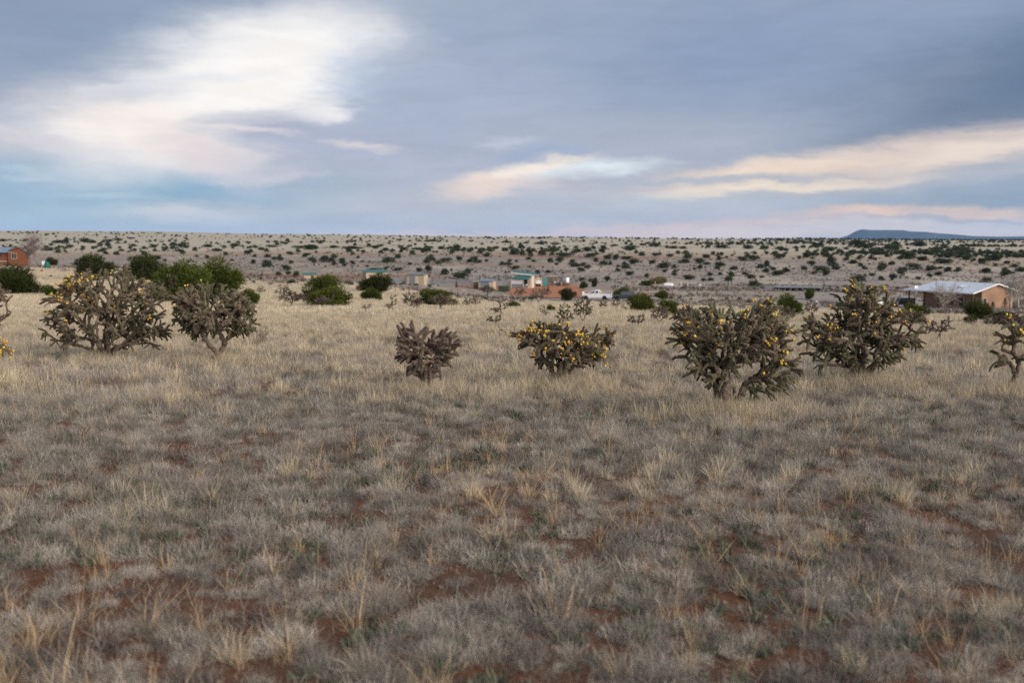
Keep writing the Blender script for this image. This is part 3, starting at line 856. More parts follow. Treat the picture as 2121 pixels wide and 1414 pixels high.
def plan(seed, lobes, ntgt, nextra, nway, bf=.45, jl=(.10, .20)):
    """lobes: (cx, cz, rx, rz) in metres, plant root at 0. Returns limb tubes and joint placements"""
    rng = np.random.default_rng(seed)
    A = np.array([l[2]*l[3] for l in lobes]); A = A/A.sum()
    T = []
    while len(T) < ntgt:
        l = lobes[rng.choice(len(lobes), p=A)]
        d = rng.normal(0, 1, 3); d /= np.linalg.norm(d)
        d *= rng.uniform(.25, 1)**.5
        p = np.array([l[0]+d[0]*l[2], d[1]*l[2]*.85, l[1]+d[2]*l[3]])
        if p[2] > .06 and (not T or np.min(np.linalg.norm(np.array(T)-p, axis=1)) > .06): T.append(p)
    W_ = []
    for i in range(nway):
        l = lobes[i % len(lobes)]
        f = rng.uniform(.22, .45)
        p = np.array([l[0]*f*.75, rng.normal(0, .2*l[2]), max(.10, l[1]*f*.95)])+rng.normal(0, .03, 3)
        W_.append(p)
    P, par, kids, tips = skeleton(rng, T, W_, bf)
    nW = len(W_)
    top = {}
    for i in range(1, len(P)): top[i] = i if par[i] == 0 else top[par[i]]
    tubes, joints, ends, tubed = [], [], [], {0}
    rad = lambda n: .014+.0046*math.sqrt(n)
    for i in range(1, len(P)):
        a, b = P[par[i]], P[i]; L = np.linalg.norm(b-a)
        if tips[i] >= 3 or i <= nW or (L > .34 and par[i] in tubed):
            tubed.add(i)
            ra, rb = rad(tips[i])*1.08, rad(max(tips[i]-1, 1))
            k = max(5, int(L/.035)); pts = edge_pts(rng, a, b, ra, k)
            pts = [q+rng.normal(0, .0045, 3) for q in pts]
            rr = [(ra+(rb-ra)*q/k)*(1+rng.normal(0, .15)) for q in range(k+1)]
            tubes.append((top[i], pts, rr))
        else:
            joints.append((top[i], a, b-a, rng.integers(0, 2), L))
        ends.append((top[i], b, b-a))
    # side and end joints
    cz = np.mean([l[1] for l in lobes])
    zlow = .42*max(l[1]+.4*l[3] for l in lobes)
    ends = ends[:nW]+[q for q in ends[nW:] if q[1][2] > zlow or rng.uniform() < .8]
    for e in range(nextra):
        q = ends[rng.integers(nW, len(ends))] if e >= len(ends)-nW else ends[min(nW+e, len(ends)-1)]
        tp, p, d0 = q
        d0 = d0/(np.linalg.norm(d0)+1e-9)
        out = np.array([p[0], p[1], 0.0]); out /= (np.linalg.norm(out)+1e-6)
        d = .7*d0+.75*out+rng.normal(0, .55, 3)
        d[2] += .55*np.clip((p[2]-cz)/.3, -1, 1)
        d /= np.linalg.norm(d)
        L = rng.uniform(*jl)
        joints.append((tp, p-d*.01, d*L, rng.integers(0, 6), L))
    return tubes, joints, ends
def orient(d, rng, roll=None):
    d = Vector(d).normalized()
    q = d.to_track_quat('Z', 'Y')
    # the joint's bend (+X) turns towards the ground for side joints, with some freedom
    base = q @ Vector((1, 0, 0)); by = q @ Vector((0, 1, 0))
    want = Vector((0, 0, -1))
    ang = math.atan2(want.dot(by), want.dot(base))+(rng.normal(0, .7) if roll is None else roll)
    return q @ Quaternion((0, 0, 1), ang)
FEET = []
def hero(name, label, X, Y, lobes_px, kind, ntgt, nextra, nfruit, seed, nway=7, fruit_side=0, inner=160, group='large cholla cacti in the near field', ftop=.3, rs=1.0):
    Y = Y+.15*F/ground(X, Y).y; g = ground(X, Y); s = g.y/F*1.0
    lob = [((lx-X)*s, (Y-ly)*s, rx*s, ry*s) for lx, ly, rx, ry in lobes_px]
    rng = np.random.default_rng(seed+1000)
    tubes, joints, ends = plan(seed, lob, ntgt, nextra+inner, nway)
    root = empty(name, g)
    tag(root, label, 'cactus', group)
    limbs = {}
    tb = MB(); tb.lathe([(.085, -.08), (.075, .02), (.05, .07), (.02, .10)], 9)
    tb.build('trunk', M_WOOD, root, True)
    tops = sorted({t for t, *_ in tubes} | {j[0] for j in joints})
    for t in tops:
        mb = MB()
        for tt, pts, rr in tubes:
            if tt == t: mb.tube(pts, rr, 8)
        if not mb.v:
            continue
        limbs[t] = mb.build('limb', M_WOOD, root, True)
    anyl = next(iter(limbs.values()))
    # nearest / outermost joints are single objects, the hidden inner ones one mass
    order = sorted(range(len(joints)), key=lambda i: joints[i][1][1]-.3*abs(joints[i][1][0])-.3*joints[i][1][2])
    single = set(order[:290])
    JJ = JM[kind]
    iv, iff, isz, im, io = [], [], [], [], 0
    fpos = []
    for i, (t, p, d, var, L) in enumerate(joints):
        q = orient(d, rng)
        sc = (rs*rng.uniform(.85, 1.2),)*2+(L/.20*1.04,)
        if i in single:
            o = link('joint', JJ[var], limbs.get(t, anyl))
            o.rotation_mode = 'QUATERNION'; o.rotation_quaternion = q; o.location = p; o.scale = sc
        else:
            v, f, mi = LOWJ[var]
            v = (v*np.array(sc)) @ np.array(q.to_matrix()).T+np.array(p)
            iv.append(v); iff += [tuple(k+io for k in t_) for t_ in f]; im += mi; io += len(v)
        en = np.array(p)+np.array(q @ Vector((BENDS[var]*.2*sc[0]*(1 if kind == 'green' else .5), 0, L*.97)))
        fpos.append((t, en, np.array(d)/np.linalg.norm(d)))
    if iv:
        mm = [M_JG, M_SP] if kind == 'green' else [M_JB, M_SPB]
        me = mesh_np('inner_joints', np.concatenate(iv), np.concatenate([np.array(t_) for t_ in iff]), [len(t_) for t_ in iff], mm, im)
        o = link('inner_joints', me, root); o['kind'] = 'stuff'
    if nfruit:
        hmax = max(l[1]+l[3] for l in lob)
        wts = np.array([max(0.02, (e[2]/hmax-ftop))**1.5*max(.05, .35-e[1])*(1.0 if fruit_side == 0 else (1 if e[0]*fruit_side > 0 else .2)) for _, e, _ in fpos])
        nc = max(1, int(nfruit//1.25))
        for i in rng.choice(len(fpos), nc, replace=False, p=wts/wts.sum()):
            t, e, d = fpos[i]
            for k in range(int(rng.integers(1, 5))):
                o = link('fruit', FRUIT, limbs.get(t, anyl))
                dd = d*.5+np.array([0, 0, .9])+rng.normal(0, .6, 3)
                o.rotation_mode = 'QUATERNION'; o.rotation_quaternion = Vector(dd).to_track_quat('Z', 'Y')
                o.location = e+rng.normal(0, .017, 3); sc = rng.uniform(.75, 1.1)*max(.85, min(rs, 1.2)); o.scale = (sc,)*3
    FEET.append((g.x, g.y, .35+.25*max(l[2] for l in lob)))
    return root
hero('cholla_cactus', 'broad bushy cholla with yellow fruit clusters on its left shoulder, beside the rounder fruitless cholla', 215, 737,
     [(225, 600, 95, 50), (165, 625, 62, 45), (285, 630, 62, 58), (215, 655, 100, 50), (130, 680, 32, 34), (315, 680, 34, 34), (215, 700, 85, 24)], 'green', 330, 190, 85, 3, 15, -1, 1150, rs=.98)
hero('cholla_cactus', 'round-headed dense cholla on three dark bare trunks beside a dry twiggy shrub', 455, 742,
     [(445, 625, 72, 38), (405, 650, 42, 42), (490, 650, 40, 45), (445, 660, 70, 30)], 'green', 260, 185, 9, 5, 7, 0, 900, rs=.9)
hero('cholla_cactus', 'small purplish-brown cholla without fruit, behind the prickly pear', 880, 800,
     [(858, 712, 38, 32), (916, 716, 33, 28), (885, 745, 44, 36), (852, 695, 20, 18)], 'brown', 120, 150, 0, 7, 8, 0, 60, rs=.78)
hero('cholla_cactus', 'low spreading cholla crowned with bright yellow fruit and one long limb reaching right', 1160, 786,
     [(1110, 706, 38, 28), (1160, 708, 52, 34), (1212, 716, 38, 30), (1150, 685, 36, 16), (1255, 703, 14, 14), (1165, 745, 55, 22)], 'green', 140, 170, 140, 9, 9, 0, 330, ftop=.2, rs=.85)
hero('cholla_cactus', 'largest sprawling cholla with thick twisted bare limbs reaching low to the right', 1500, 840,
     [(1500, 680, 85, 40), (1432, 690, 36, 38), (1580, 690, 58, 48), (1605, 762, 44, 44), (1545, 715, 70, 40), (1450, 730, 40, 38), (1580, 640, 30, 24), (1475, 765, 40, 30), (1570, 795, 45, 18)], 'green', 270, 185, 70, 11, 13, 0, 650, rs=.76)
hero('cholla_cactus', 'tall rambling cholla with drooping olive joints in front of the long low house', 1785, 781,
     [(1780, 640, 55, 45), (1850, 690, 55, 48), (1770, 700, 70, 50), (1700, 690, 38, 42), (1778, 604, 26, 16), (1700, 735, 28, 26), (1800, 735, 60, 25)], 'green', 270, 190, 65, 13, 12, 0, 850, rs=.82)
hero('cholla_cactus', 'open thin-stemmed cholla with few joints at the right edge of the field', 2100, 800,
     [(2086, 690, 26, 26), (2112, 715, 30, 40), (2074, 742, 26, 16), (2120, 680, 25, 30)], 'green', 38, 46, 12, 15, 4, 0, 0)
hero('cholla_cactus', 'spindly cholla cut off by the left edge, in front of the dark juniper', -8, 708,
     [(6, 612, 17, 20), (-2, 645, 22, 26), (-24, 620, 20, 30)], 'brown', 45, 60, 0, 17, 4, 0, 0)
hero('cholla_cactus', 'cholla limb with bright orange-yellow fruit poking in at the left edge', -52, 772,
     [(-10, 716, 26, 10), (-60, 700, 45, 40)], 'green', 40, 75, 90, 19, 4, 1, 0, ftop=0.0)
# ---- middle-distance chollas: simpler joints, one crown each
def lowjoint(a, d, r, n=5):
    a, d = np.array(a), np.array(d); u = np.cross(d, [.3, .5, .81]); u /= np.linalg.norm(u)+1e-9; w = np.cross(d, u); w /= np.linalg.norm(w)+1e-9
    V = []
    for f, k in ((0, .8), (.3, 1.1), (.75, 1.05), (1, .45)):
        c = a+d*f-np.array([0, 0, .06*np.linalg.norm(d)*f*f])
        V += [c+(u*math.cos(2*math.pi*i/n)+w*math.sin(2*math.pi*i/n))*r*k for i in range(n)]
    Fc = [(q*n+i, q*n+(i+1) % n, (q+1)*n+(i+1) % n, (q+1)*n+i) for q in range(3) for i in range(n)]
    return V, Fc
def mid_proto(seed, lob, nt, ne, nway, r=.026):
    tubes, joints, ends = plan(seed, lob, nt, ne, nway, .4, (.12, .26))
    t = MB()
    for tt, pts, rr in tubes: t.tube(pts, [q*.9 for q in rr], 5)
    c = MB()
    for tt, p, d, var, L in joints: c.add(*lowjoint(p, d, r))
    return t, c
MIDS = []
for i, (lob, nt, ne, nw) in enumerate([
        ([(0, .95, .55, .35), (.3, .8, .35, .3), (-.3, .8, .35, .3)], 70, 120, 5),
        ([(0, 1.0, .35, .5), (.25, .7, .3, .35), (-.2, .7, .3, .3)], 55, 90, 4),
        ([(-.3, .75, .3, .3), (.35, .65, .3, .25), (0, .6, .3, .2)], 45, 80, 5),
        ([(0, .8, .7, .3), (0, 1.0, .4, .2)], 85, 140, 7),
        ([(.1, 1.0, .3, .5), (-.2, .6, .25, .25)], 28, 40, 3)]):
    t, c = mid_proto(40+i, lob, nt, ne, nw)
    mg = []
    for mm in (M_JG, M_JB):
        mg.append(c.mesh('crown', mm, True))
    MIDS.append((t.mesh('trunk', M_WOOD, True), mg, max(p[2] for p in c.v), max(abs(p[0]) for p in c.v)*2))
def mid(X, Y, w, h, var, col, label, group='smaller chollas farther down the slope'):
    Y, h = Y+5, h+5
    g = ground(X, Y); s = g.y/F
    tr, cr, H, Wd = MIDS[var]
    o = empty('cholla_cactus', g, RNG.uniform(-.4, .4)+(math.pi if RNG.uniform() < .5 else 0))
    o.scale = (w*s/Wd*1.1, w*s/Wd*1.1, h*s/H*1.05)
    link('trunk', tr, o); link('crown', cr[col], o)
    tag(o, label, 'cactus', group)
for a in [
    (1945, 706, 62, 52, 2, 1, 'leafless-looking dark brown cholla standing alone right of the tall rambling cholla'),
    (1024, 672, 34, 22, 2, 0, 'low dark cholla just left of the dead cholla sticks'),
    (1036, 653, 46, 34, 4, 1, 'branching cholla standing right behind the low dark one near the dead sticks'),
    (1168, 672, 38, 46, 1, 0, 'upright grey cholla rising behind the yellow-fruited low cholla'),
    (1207, 668, 46, 54, 0, 1, 'bushy brown cholla behind the right half of the yellow-fruited cholla'),
    (1318, 678, 40, 30, 2, 1, 'squat brown cholla left of the largest cholla, below the parked dark vehicle'),
    (1366, 668, 46, 34, 0, 1, 'pale brown cholla touching the base of the smaller round juniper'),
    (1422, 690, 70, 60, 3, 0, 'grey-green bushy cholla directly behind the left side of the largest cholla'),
    (812, 645, 30, 34, 4, 1, 'leaning crooked cholla left of the round juniper in mid field'),
    (848, 634, 34, 28, 0, 1, 'brown cholla between the crooked cholla and the mid-field round juniper'),
    (862, 640, 22, 30, 1, 1, 'narrow upright cholla touching the left side of the mid-field round juniper'),
    (913, 640, 52, 32, 3, 1, 'wide brown cholla growing against the front of the mid-field round juniper'),
    (968, 632, 26, 18, 1, 0, 'small dark cholla right of the mid-field round juniper'),
    (986, 632, 18, 22, 1, 1, 'thin tall cholla next to the small dark one, below the blue-roofed shed'),
    (604, 632, 60, 30, 3, 1, 'broad low brown cholla left of the twin junipers'),
    (588, 612, 36, 26, 1, 1, 'sparse brown cholla up-slope of the broad low one left of the twin junipers'),
    (633, 628, 20, 20, 0, 1, 'little cholla just before the left foot of the twin junipers'),
    (668, 634, 38, 22, 3, 1, 'grey cholla growing at the foot of the front twin juniper'),
    (360, 622, 24, 54, 1, 1, 'tall tan cholla between the two large left chollas, against the wide juniper'),
    (338, 625, 26, 44, 4, 1, 'slim tan cholla just behind the right side of the broad fruiting cholla'),
    (1126, 654, 24, 22, 4, 0, 'small spiky cholla left of the yellow-fruited cholla top'),
    (1116, 625, 36, 28, 0, 1, 'brown cholla at the lower edge of the red dirt yard'),
    (1132, 614, 22, 26, 1, 1, 'upright greyish cholla standing against the red dirt yard'),
    (1249, 638, 20, 18, 0, 1, 'small brown cholla below the rear wheel of the white pickup'),
    (1276, 638, 20, 20, 2, 1, 'small cholla just below the nose of the dark vehicle'),
    (1292, 642, 18, 16, 4, 1, 'tiny open cholla between the dark vehicle and the ribbed juniper'),
    (1630, 664, 40, 28, 0, 1, 'brown cholla in front of the juniper behind the largest cholla'),
    (1680, 652, 34, 30, 0, 1, 'dusty brown cholla on the field edge left of the tall rambling cholla'),
    (1740, 640, 24, 18, 2, 1, 'small cholla at the driveway edge behind the tall rambling cholla'),
    (2092, 690, 76, 44, 3, 1, 'large brown cholla mass behind the open thin-stemmed cholla at the right edge'),
    (2052, 676, 36, 24, 0, 1, 'bushy brown cholla below the low dark juniper by the house'),
    (2010, 672, 22, 18, 1, 1, 'small cholla at the foot of the large juniper before the house gable'),
    (1010, 610, 38, 20, 3, 1, 'wide grey-brown cholla below the blue-roofed shed'),
    (1078, 611, 30, 18, 1, 1, 'spiky cholla standing before the teal-roofed shed'),
    (1048, 604, 16, 12, 0, 1, 'small cholla below the green ribbed bin'),
    (760, 642, 20, 14, 2, 1, 'tiny cholla in the grass below the low round juniper'),
    (540, 606, 20, 16, 1, 1, 'small cholla right of the wide bright juniper'),
    (1400, 664, 24, 16, 2, 1, 'low cholla touching the smaller round juniper on its right'),
]:
    mid(*a)
# dead sticks, twiggy shrub, prickly pear
M_DEAD = mat('dead_wood', (.24, .20, .17), .95, var=.3, scale=30, c2=(.12, .10, .085))
M_TWIG = mat('dry_twig', (.17, .125, .10), .95, var=.2, scale=20)
def twiggy(mb, p, d, L, r, rng, depth, spread=.6, drop=0.0, n=5):
    pts, rr = [Vector(p)], [r]
    d = Vector(d).normalized()
    for k in range(3):
        d = (d+Vector(rng.normal(0, .12, 3))+Vector((0, 0, drop))).normalized()
        pts.append(pts[-1]+d*L/3); rr.append(r*(1-.22*(k+1)))
    mb.tube(pts, rr, n, False)
    if depth:
        for k in range(int(rng.integers(2, 4))):
            q = pts[int(rng.integers(1, 4))]
            twiggy(mb, q, d+Vector(rng.normal(0, spread, 3)), L*rng.uniform(.5, .8), r*.62, rng, depth-1, spread, drop, max(3, n-1))
def dry_shrub():
    g = ground(498, 722); rng = np.random.default_rng(3)
    o = empty('dry_shrub', g); tag(o, 'bare thorny shrub with thin dry twigs leaning right from the round-headed cholla', 'shrub')
    mb = MB()
    mb.tube([(-.2, 0, .0), (.05, -.02, .02), (.4, 0, .10)], [.018, .014, .01], 6); mb.build('stem', M_TWIG, o, True)
    t = MB()
    for k in range(12):
        twiggy(t, (rng.uniform(-.1, .3), rng.normal(0, .08), .03), (rng.uniform(.3, 1.2), rng.normal(0, .3), rng.uniform(.05, .9)), rng.uniform(.35, .65), .006, rng, 2, .4, -.02, 4)
    t.build('twigs', M_TWIG, o)
dry_shrub()
def dead(X, Y, segs, label):
    g = ground(X, Y); s = g.y/F
    mb = MB(); rng = np.random.default_rng(int(X))
    for sg in segs:
        pts = [((a-X)*s, rng.normal(0, .02), (Y-b)*s+.01) for a, b in sg]
        pts2 = [pts[0]]
        for a, b in zip(pts, pts[1:]):
            pts2 += [tuple((np.array(a)+np.array(b))/2+rng.normal(0, .012, 3)), b]
        mb.tube(pts2, list(np.linspace(.022, .010, len(pts2))), 6)
    o = mb.build('dead_branch', M_DEAD, None, True); o.location = g
    tag(o, label, 'branch', 'dead cholla sticks')
dead(1022, 696, [[(1003, 692), (1018, 688), (1034, 695)], [(1014, 688), (1020, 685), (1032, 690)]], 'grey dead stick lying flattest, left of the forked dead stick')
dead(1060, 706, [[(1060, 706), (1046, 686), (1030, 675)], [(1046, 686), (1034, 684)], [(1060, 706), (1066, 688), (1068, 673)], [(1066, 688), (1056, 684)]], 'forked dead cholla stick standing up out of the grass')
dead(1255, 708, [[(1255, 708), (1270, 690), (1277, 688)], [(1258, 702), (1246, 690)], [(1270, 690), (1266, 700)]], 'small forked stick beside the right end of the yellow-fruited cholla')
def prickly_pear():
    g = ground(815, 814); s = g.y/F
    o = empty('prickly_pear', g); tag(o, 'small prickly pear with round purplish pads before the small brown cholla', 'cactus')
    mp = mat('prickly_pad', (.085, .11, .07), .7, var=.2, scale=25, c2=(.11, .07, .085), rnd=.2)
    rng = np.random.default_rng(8)
    for X, Y, w, h, tl in ((802, 801, 17, 17, -.2), (819, 803, 14, 15, .1), (831, 802, 9, 14, .2), (806, 814, 10, 12, 0), (848, 830, 16, 14, .4), (818, 816, 12, 12, -.3)):
        mb = MB(); n, m_ = 12, 7
        for i in range(m_+1):
            f = -math.pi/2+math.pi*i/m_
            for k in range(n):
                a = 2*math.pi*k/n
                mb.v.append((w*s*.55*math.cos(f)*math.cos(a), .018*math.cos(f)*math.sin(a), h*s*.55*math.sin(f)*(1.05 if f > 0 else 1)))
        mb.f = [(i*n+k, i*n+(k+1) % n, (i+1)*n+(k+1) % n, (i+1)*n+k) for i in range(m_) for k in range(n)]
        p = mb.build('pad', mp, o, True)
        p.location = ((X-815)*s, rng.normal(0, .05), (814-Y)*s+.09); p.rotation_euler = (rng.normal(0, .3), tl, rng.normal(0, .5))
prickly_pear()
# skirts of taller straw round the feet of the cacti
fx, fy = [], []
for (bx, by, rad) in FEET:
    n = int(330*rad)
    a = RNG.uniform(0, 2*np.pi, n); r = rad*np.abs(RNG.normal(0, .95, n))
    fx.append(bx+r*np.cos(a)*1.3); fy.append(by+r*np.sin(a)-.1)
fx, fy = cat(fx), cat(fy)
skirt_p = [tri_mesh('skirt', blades(GR, 80, .10, .16, .40, .0040, .2, .14), M_STRAW) for i in range(4)]
scatter('tall_straw_grass', 'taller straw grass gathered round the feet of the cacti', skirt_p, np.stack([fx, fy, hgt(fx, fy)], 1), RNG.integers(0, 4, len(fx)), RNG.uniform(.6, 1.15, len(fx)))
# far brush: thousands of small shrubs on the slopes
M_BRUSH = grassmat('far_brush', (.10, .09, .075), (.13, .105, .09), (.075, .08, .05), .1)
def shrub(rng, n, w):
    d = rng.normal(0, 1, (n, 3)); d[:, 2] = np.abs(d[:, 2])*.8+.1; d /= np.linalg.norm(d, axis=1)[:, None]
    c = d*rng.uniform(.35, 1, (n, 1))*np.array([.55, .55, .8])
    a, b = rng.normal(0, w, (n, 3)), rng.normal(0, w, (n, 3))
    V = np.stack([c+a, c+b, c-a*.6-b*.6], 1).reshape(-1, 3); V[:, 2] = np.maximum(V[:, 2], -.05)
    return V, np.arange(3*n).reshape(-1, 3)
brush_p = [tri_mesh('brush', shrub(GR, 130, .11), M_BRUSH) for i in range(5)]
n = 11000
y = np.exp(RNG.uniform(np.log(150), np.log(1700), n)); x = y*RNG.uniform(-.6, .6, n)
dn = fbm(x/70, y/35, 3, 101)
keep = RNG.uniform(0, 1, n) < (.04+.96*sstep(.52, .64, dn))*(1-.5*np.exp(-((y-560)/140)**2))
inyard = (y > 218) & (y < 322) & (x/y > -.07) & (x/y < .10) | (y < 222) & (x/y > .02) & (x/y < .14) | (y < 216) & (x/y > .26) & (x/y < .42)
keep &= ~inyard
x, y = x[keep], y[keep]
scatter('far_brush', 'countless small grey-brown bushes dotting the far slopes', brush_p, np.stack([x, y, hgt(x, y)], 1), RNG.integers(0, 5, len(x)), RNG.uniform(.45, 1.15, len(x))*(1+.25*sstep(500, 1200, y)), .05)

M_SAGE = grassmat('sage_clump', (.27, .235, .205), (.34, .295, .25), (.20, .175, .155), .1)
sage_p = [tri_mesh('sage', shrub(GR, 60, .15), M_SAGE) for i in range(5)]
n = 60000
y = np.exp(RNG.uniform(np.log(82), np.log(640), n)); x = y*RNG.uniform(-.6, .6, n)
dn = fbm(x/38, y/16, 3, 141); tt = x/y
keep = RNG.uniform(0, 1, n) < (.04+.96*sstep(.46, .60, dn))*np.where(y < 200, np.where(y < 125, 0, .35)+.65*sstep(.2, .32, tt), 1)*(1-sstep(520, 600, y)*.8)*np.where((tt < -.25) & (y < 290), .15, 1)
inyard = (y > 218) & (y < 322) & (x/y > -.075) & (x/y < .10) | (y < 222) & (x/y > .02) & (x/y < .14) | (y < 222) & (x/y > .26) & (x/y < .42)
keep &= ~inyard
x, y = x[keep], y[keep]
scatter('grey_brush', 'knee-high grey brush covering the valley and the lower far slope', sage_p, np.stack([x, y, hgt(x, y)], 1), RNG.integers(0, 5, len(x)), RNG.uniform(.3, .8, len(x)), .05)
# ------------------------------------------------------------------ junipers
def leafmat(name, ca, cb, rnd=.22):
    m = bpy.data.materials.new(name); m.use_nodes = True
    n, l = m.node_tree.nodes, m.node_tree.links
    n.clear()
    out = n.new('ShaderNodeOutputMaterial'); d = n.new('ShaderNodeBsdfDiffuse'); tr = n.new('ShaderNodeBsdfTranslucent'); ms = n.new('ShaderNodeMixShader')
    t = n.new('ShaderNodeTexCoord'); no = n.new('ShaderNodeTexNoise'); no.inputs['Scale'].default_value = 1.6; no.inputs['Detail'].default_value = 3
    l.new(t.outputs['Object'], no.inputs['Vector'])
    mx = n.new('ShaderNodeMix'); mx.data_type = 'RGBA'; mx.inputs[6].default_value = (*ca, 1); mx.inputs[7].default_value = (*cb, 1)
    r1 = n.new('ShaderNodeMapRange'); r1.inputs['From Min'].default_value, r1.inputs['From Max'].default_value = .35, .65
    l.new(no.outputs[0], r1.inputs['Value']); l.new(r1.outputs[0], mx.inputs[0])
    gi = n.new('ShaderNodeNewGeometry'); oi = n.new('ShaderNodeObjectInfo'); hs = n.new('ShaderNodeHueSaturation')
    a = n.new('ShaderNodeMapRange'); a.inputs['To Min'].default_value, a.inputs['To Max'].default_value = .65, 1.35
    l.new(gi.outputs['Random Per Island'], a.inputs['Value'])
    b = n.new('ShaderNodeMapRange'); b.inputs['To Min'].default_value, b.inputs['To Max'].default_value = 1-rnd, 1+rnd
    l.new(oi.outputs['Random'], b.inputs['Value'])
    q = n.new('ShaderNodeMath'); q.operation = 'MULTIPLY'; l.new(a.outputs[0], q.inputs[0]); l.new(b.outputs[0], q.inputs[1])
    l.new(q.outputs[0], hs.inputs['Value'])
    wn_ = n.new('ShaderNodeTexWhiteNoise'); wn_.noise_dimensions = '1D'; l.new(oi.outputs['Random'], wn_.inputs['W'])
    h = n.new('ShaderNodeMapRange'); h.inputs['To Min'].default_value, h.inputs['To Max'].default_value = .475, .515
    l.new(wn_.outputs['Value'], h.inputs['Value']); l.new(h.outputs[0], hs.inputs['Hue'])
    l.new(mx.outputs[2], hs.inputs['Color'])
    l.new(hs.outputs[0], d.inputs[0]); l.new(hs.outputs[0], tr.inputs[0]); ms.inputs[0].default_value = .2
    l.new(d.outputs[0], ms.inputs[1]); l.new(tr.outputs[0], ms.inputs[2]); l.new(ms.outputs[0], out.inputs[0])
    return m
M_JUN = leafmat('juniper_leaf', (.085, .106, .024), (.045, .064, .015))
M_JUND = leafmat('juniper_leaf_dark', (.066, .074, .026), (.040, .050, .018))
M_JUNF = leafmat('juniper_leaf_far', (.058, .074, .040), (.044, .058, .034), .3)
M_BARK = mat('bark', (.16, .12, .095), .95, var=.3, scale=12, c2=(.09, .07, .055), bump=.6)
def crown(rng, nl, sprays, spl, spw, per, flat=1.0):
    """unit crown: about 1 m wide (x,y in -.5...5), 1 m tall; lobes of upright sprays with gaps"""
    lob = []
    for i in range(nl):
        a = rng.uniform(0, 2*np.pi); r = .345*np.sqrt(rng.uniform(0, 1))
        z = rng.uniform(.14, .78)*(1-.9*r*r/.14*.45)
        lob.append((r*math.cos(a), r*math.sin(a), z, rng.uniform(.09, .22)))
    lob += [(0, 0, .36, .27), (.05, .02, .55, .20)]
    lob = np.array(lob); w = lob[:, 3]**2; w /= w.sum()
    k = rng.choice(len(lob), sprays, p=w)
    d = rng.normal(0, 1, (sprays, 3)); d /= np.linalg.norm(d, axis=1)[:, None]
    rad = lob[k, 3]*rng.uniform(.55, 1.02, sprays)**.5
    c = lob[k, :3]+d*rad[:, None]*np.array([1, 1, flat])
    c[:, 2] = np.maximum(c[:, 2], rng.uniform(.0, .12, sprays))
    V = []
    for q in range(per):
        up = d*.8+np.array([0, 0, .75])+rng.normal(0, .45, (sprays, 3)); up /= np.linalg.norm(up, axis=1)[:, None]
        sd_ = np.cross(up, rng.normal(0, 1, (sprays, 3))); sd_ /= np.linalg.norm(sd_, axis=1)[:, None]+1e-9
        L = spl*rng.uniform(.6, 1.4, (sprays, 1)); ww = spw*rng.uniform(.6, 1.3, (sprays, 1))
        b = c+rng.normal(0, spl*.35, (sprays, 3))
        V.append(np.stack([b-sd_*ww*.5, b+sd_*ww*.5, b+up*L], 1))
    V = np.concatenate(V).reshape(-1, 3)
    V[:, 2] = np.maximum(V[:, 2], -.01)
    return V, np.arange(len(V)).reshape(-1, 3)
TR = np.random.default_rng(33)
def crown_mesh(*a, m=M_JUN):
    v, f = crown(TR, *a)
    return mesh_np('crown', v, f, np.full(len(f), 3), [m])
NEAR = [crown_mesh(19, 4300, .075, .021, 2) for i in range(4)]
NEARD = []
for me in NEAR:
    c = me.copy(); c.materials[0] = M_JUND; NEARD.append(c)
FARJ = [crown_mesh(9+i % 4, 420, .11, .07, 2, m=M_JUNF) for i in range(7)]
def trunk_mesh(seed):
    rng = np.random.default_rng(seed); mb = MB()
    for k in range(4):
        a = rng.uniform(0, 6.28)
        mb.tube([(0, 0, -.03), (.04*math.cos(a), .04*math.sin(a), .12), (.16*math.cos(a), .16*math.sin(a), .34), (.22*math.cos(a), .22*math.sin(a), .6)], [.05, .035, .022, .006], 6)
    return mb.mesh('trunk', M_BARK, True)
TRK = [trunk_mesh(i) for i in range(3)]
def near_jun(X, Y, w, h, v, dark, label, d=None, name='juniper', cat='tree'):
    Y, h = Y+4, h+4
    g = ground(X, Y) if d is None else at(X, d)
    s = g.y/F
    o = empty(name, g, RNG.uniform(0, 6.28))
    o.scale = (w*s*1.2, w*s*1.2, h*s*1.12)
    link('trunk', TRK[v % 3], o); link('crown', (NEARD if dark else NEAR)[v % 4], o)
    tag(o, label, cat, 'junipers standing in and behind the field')
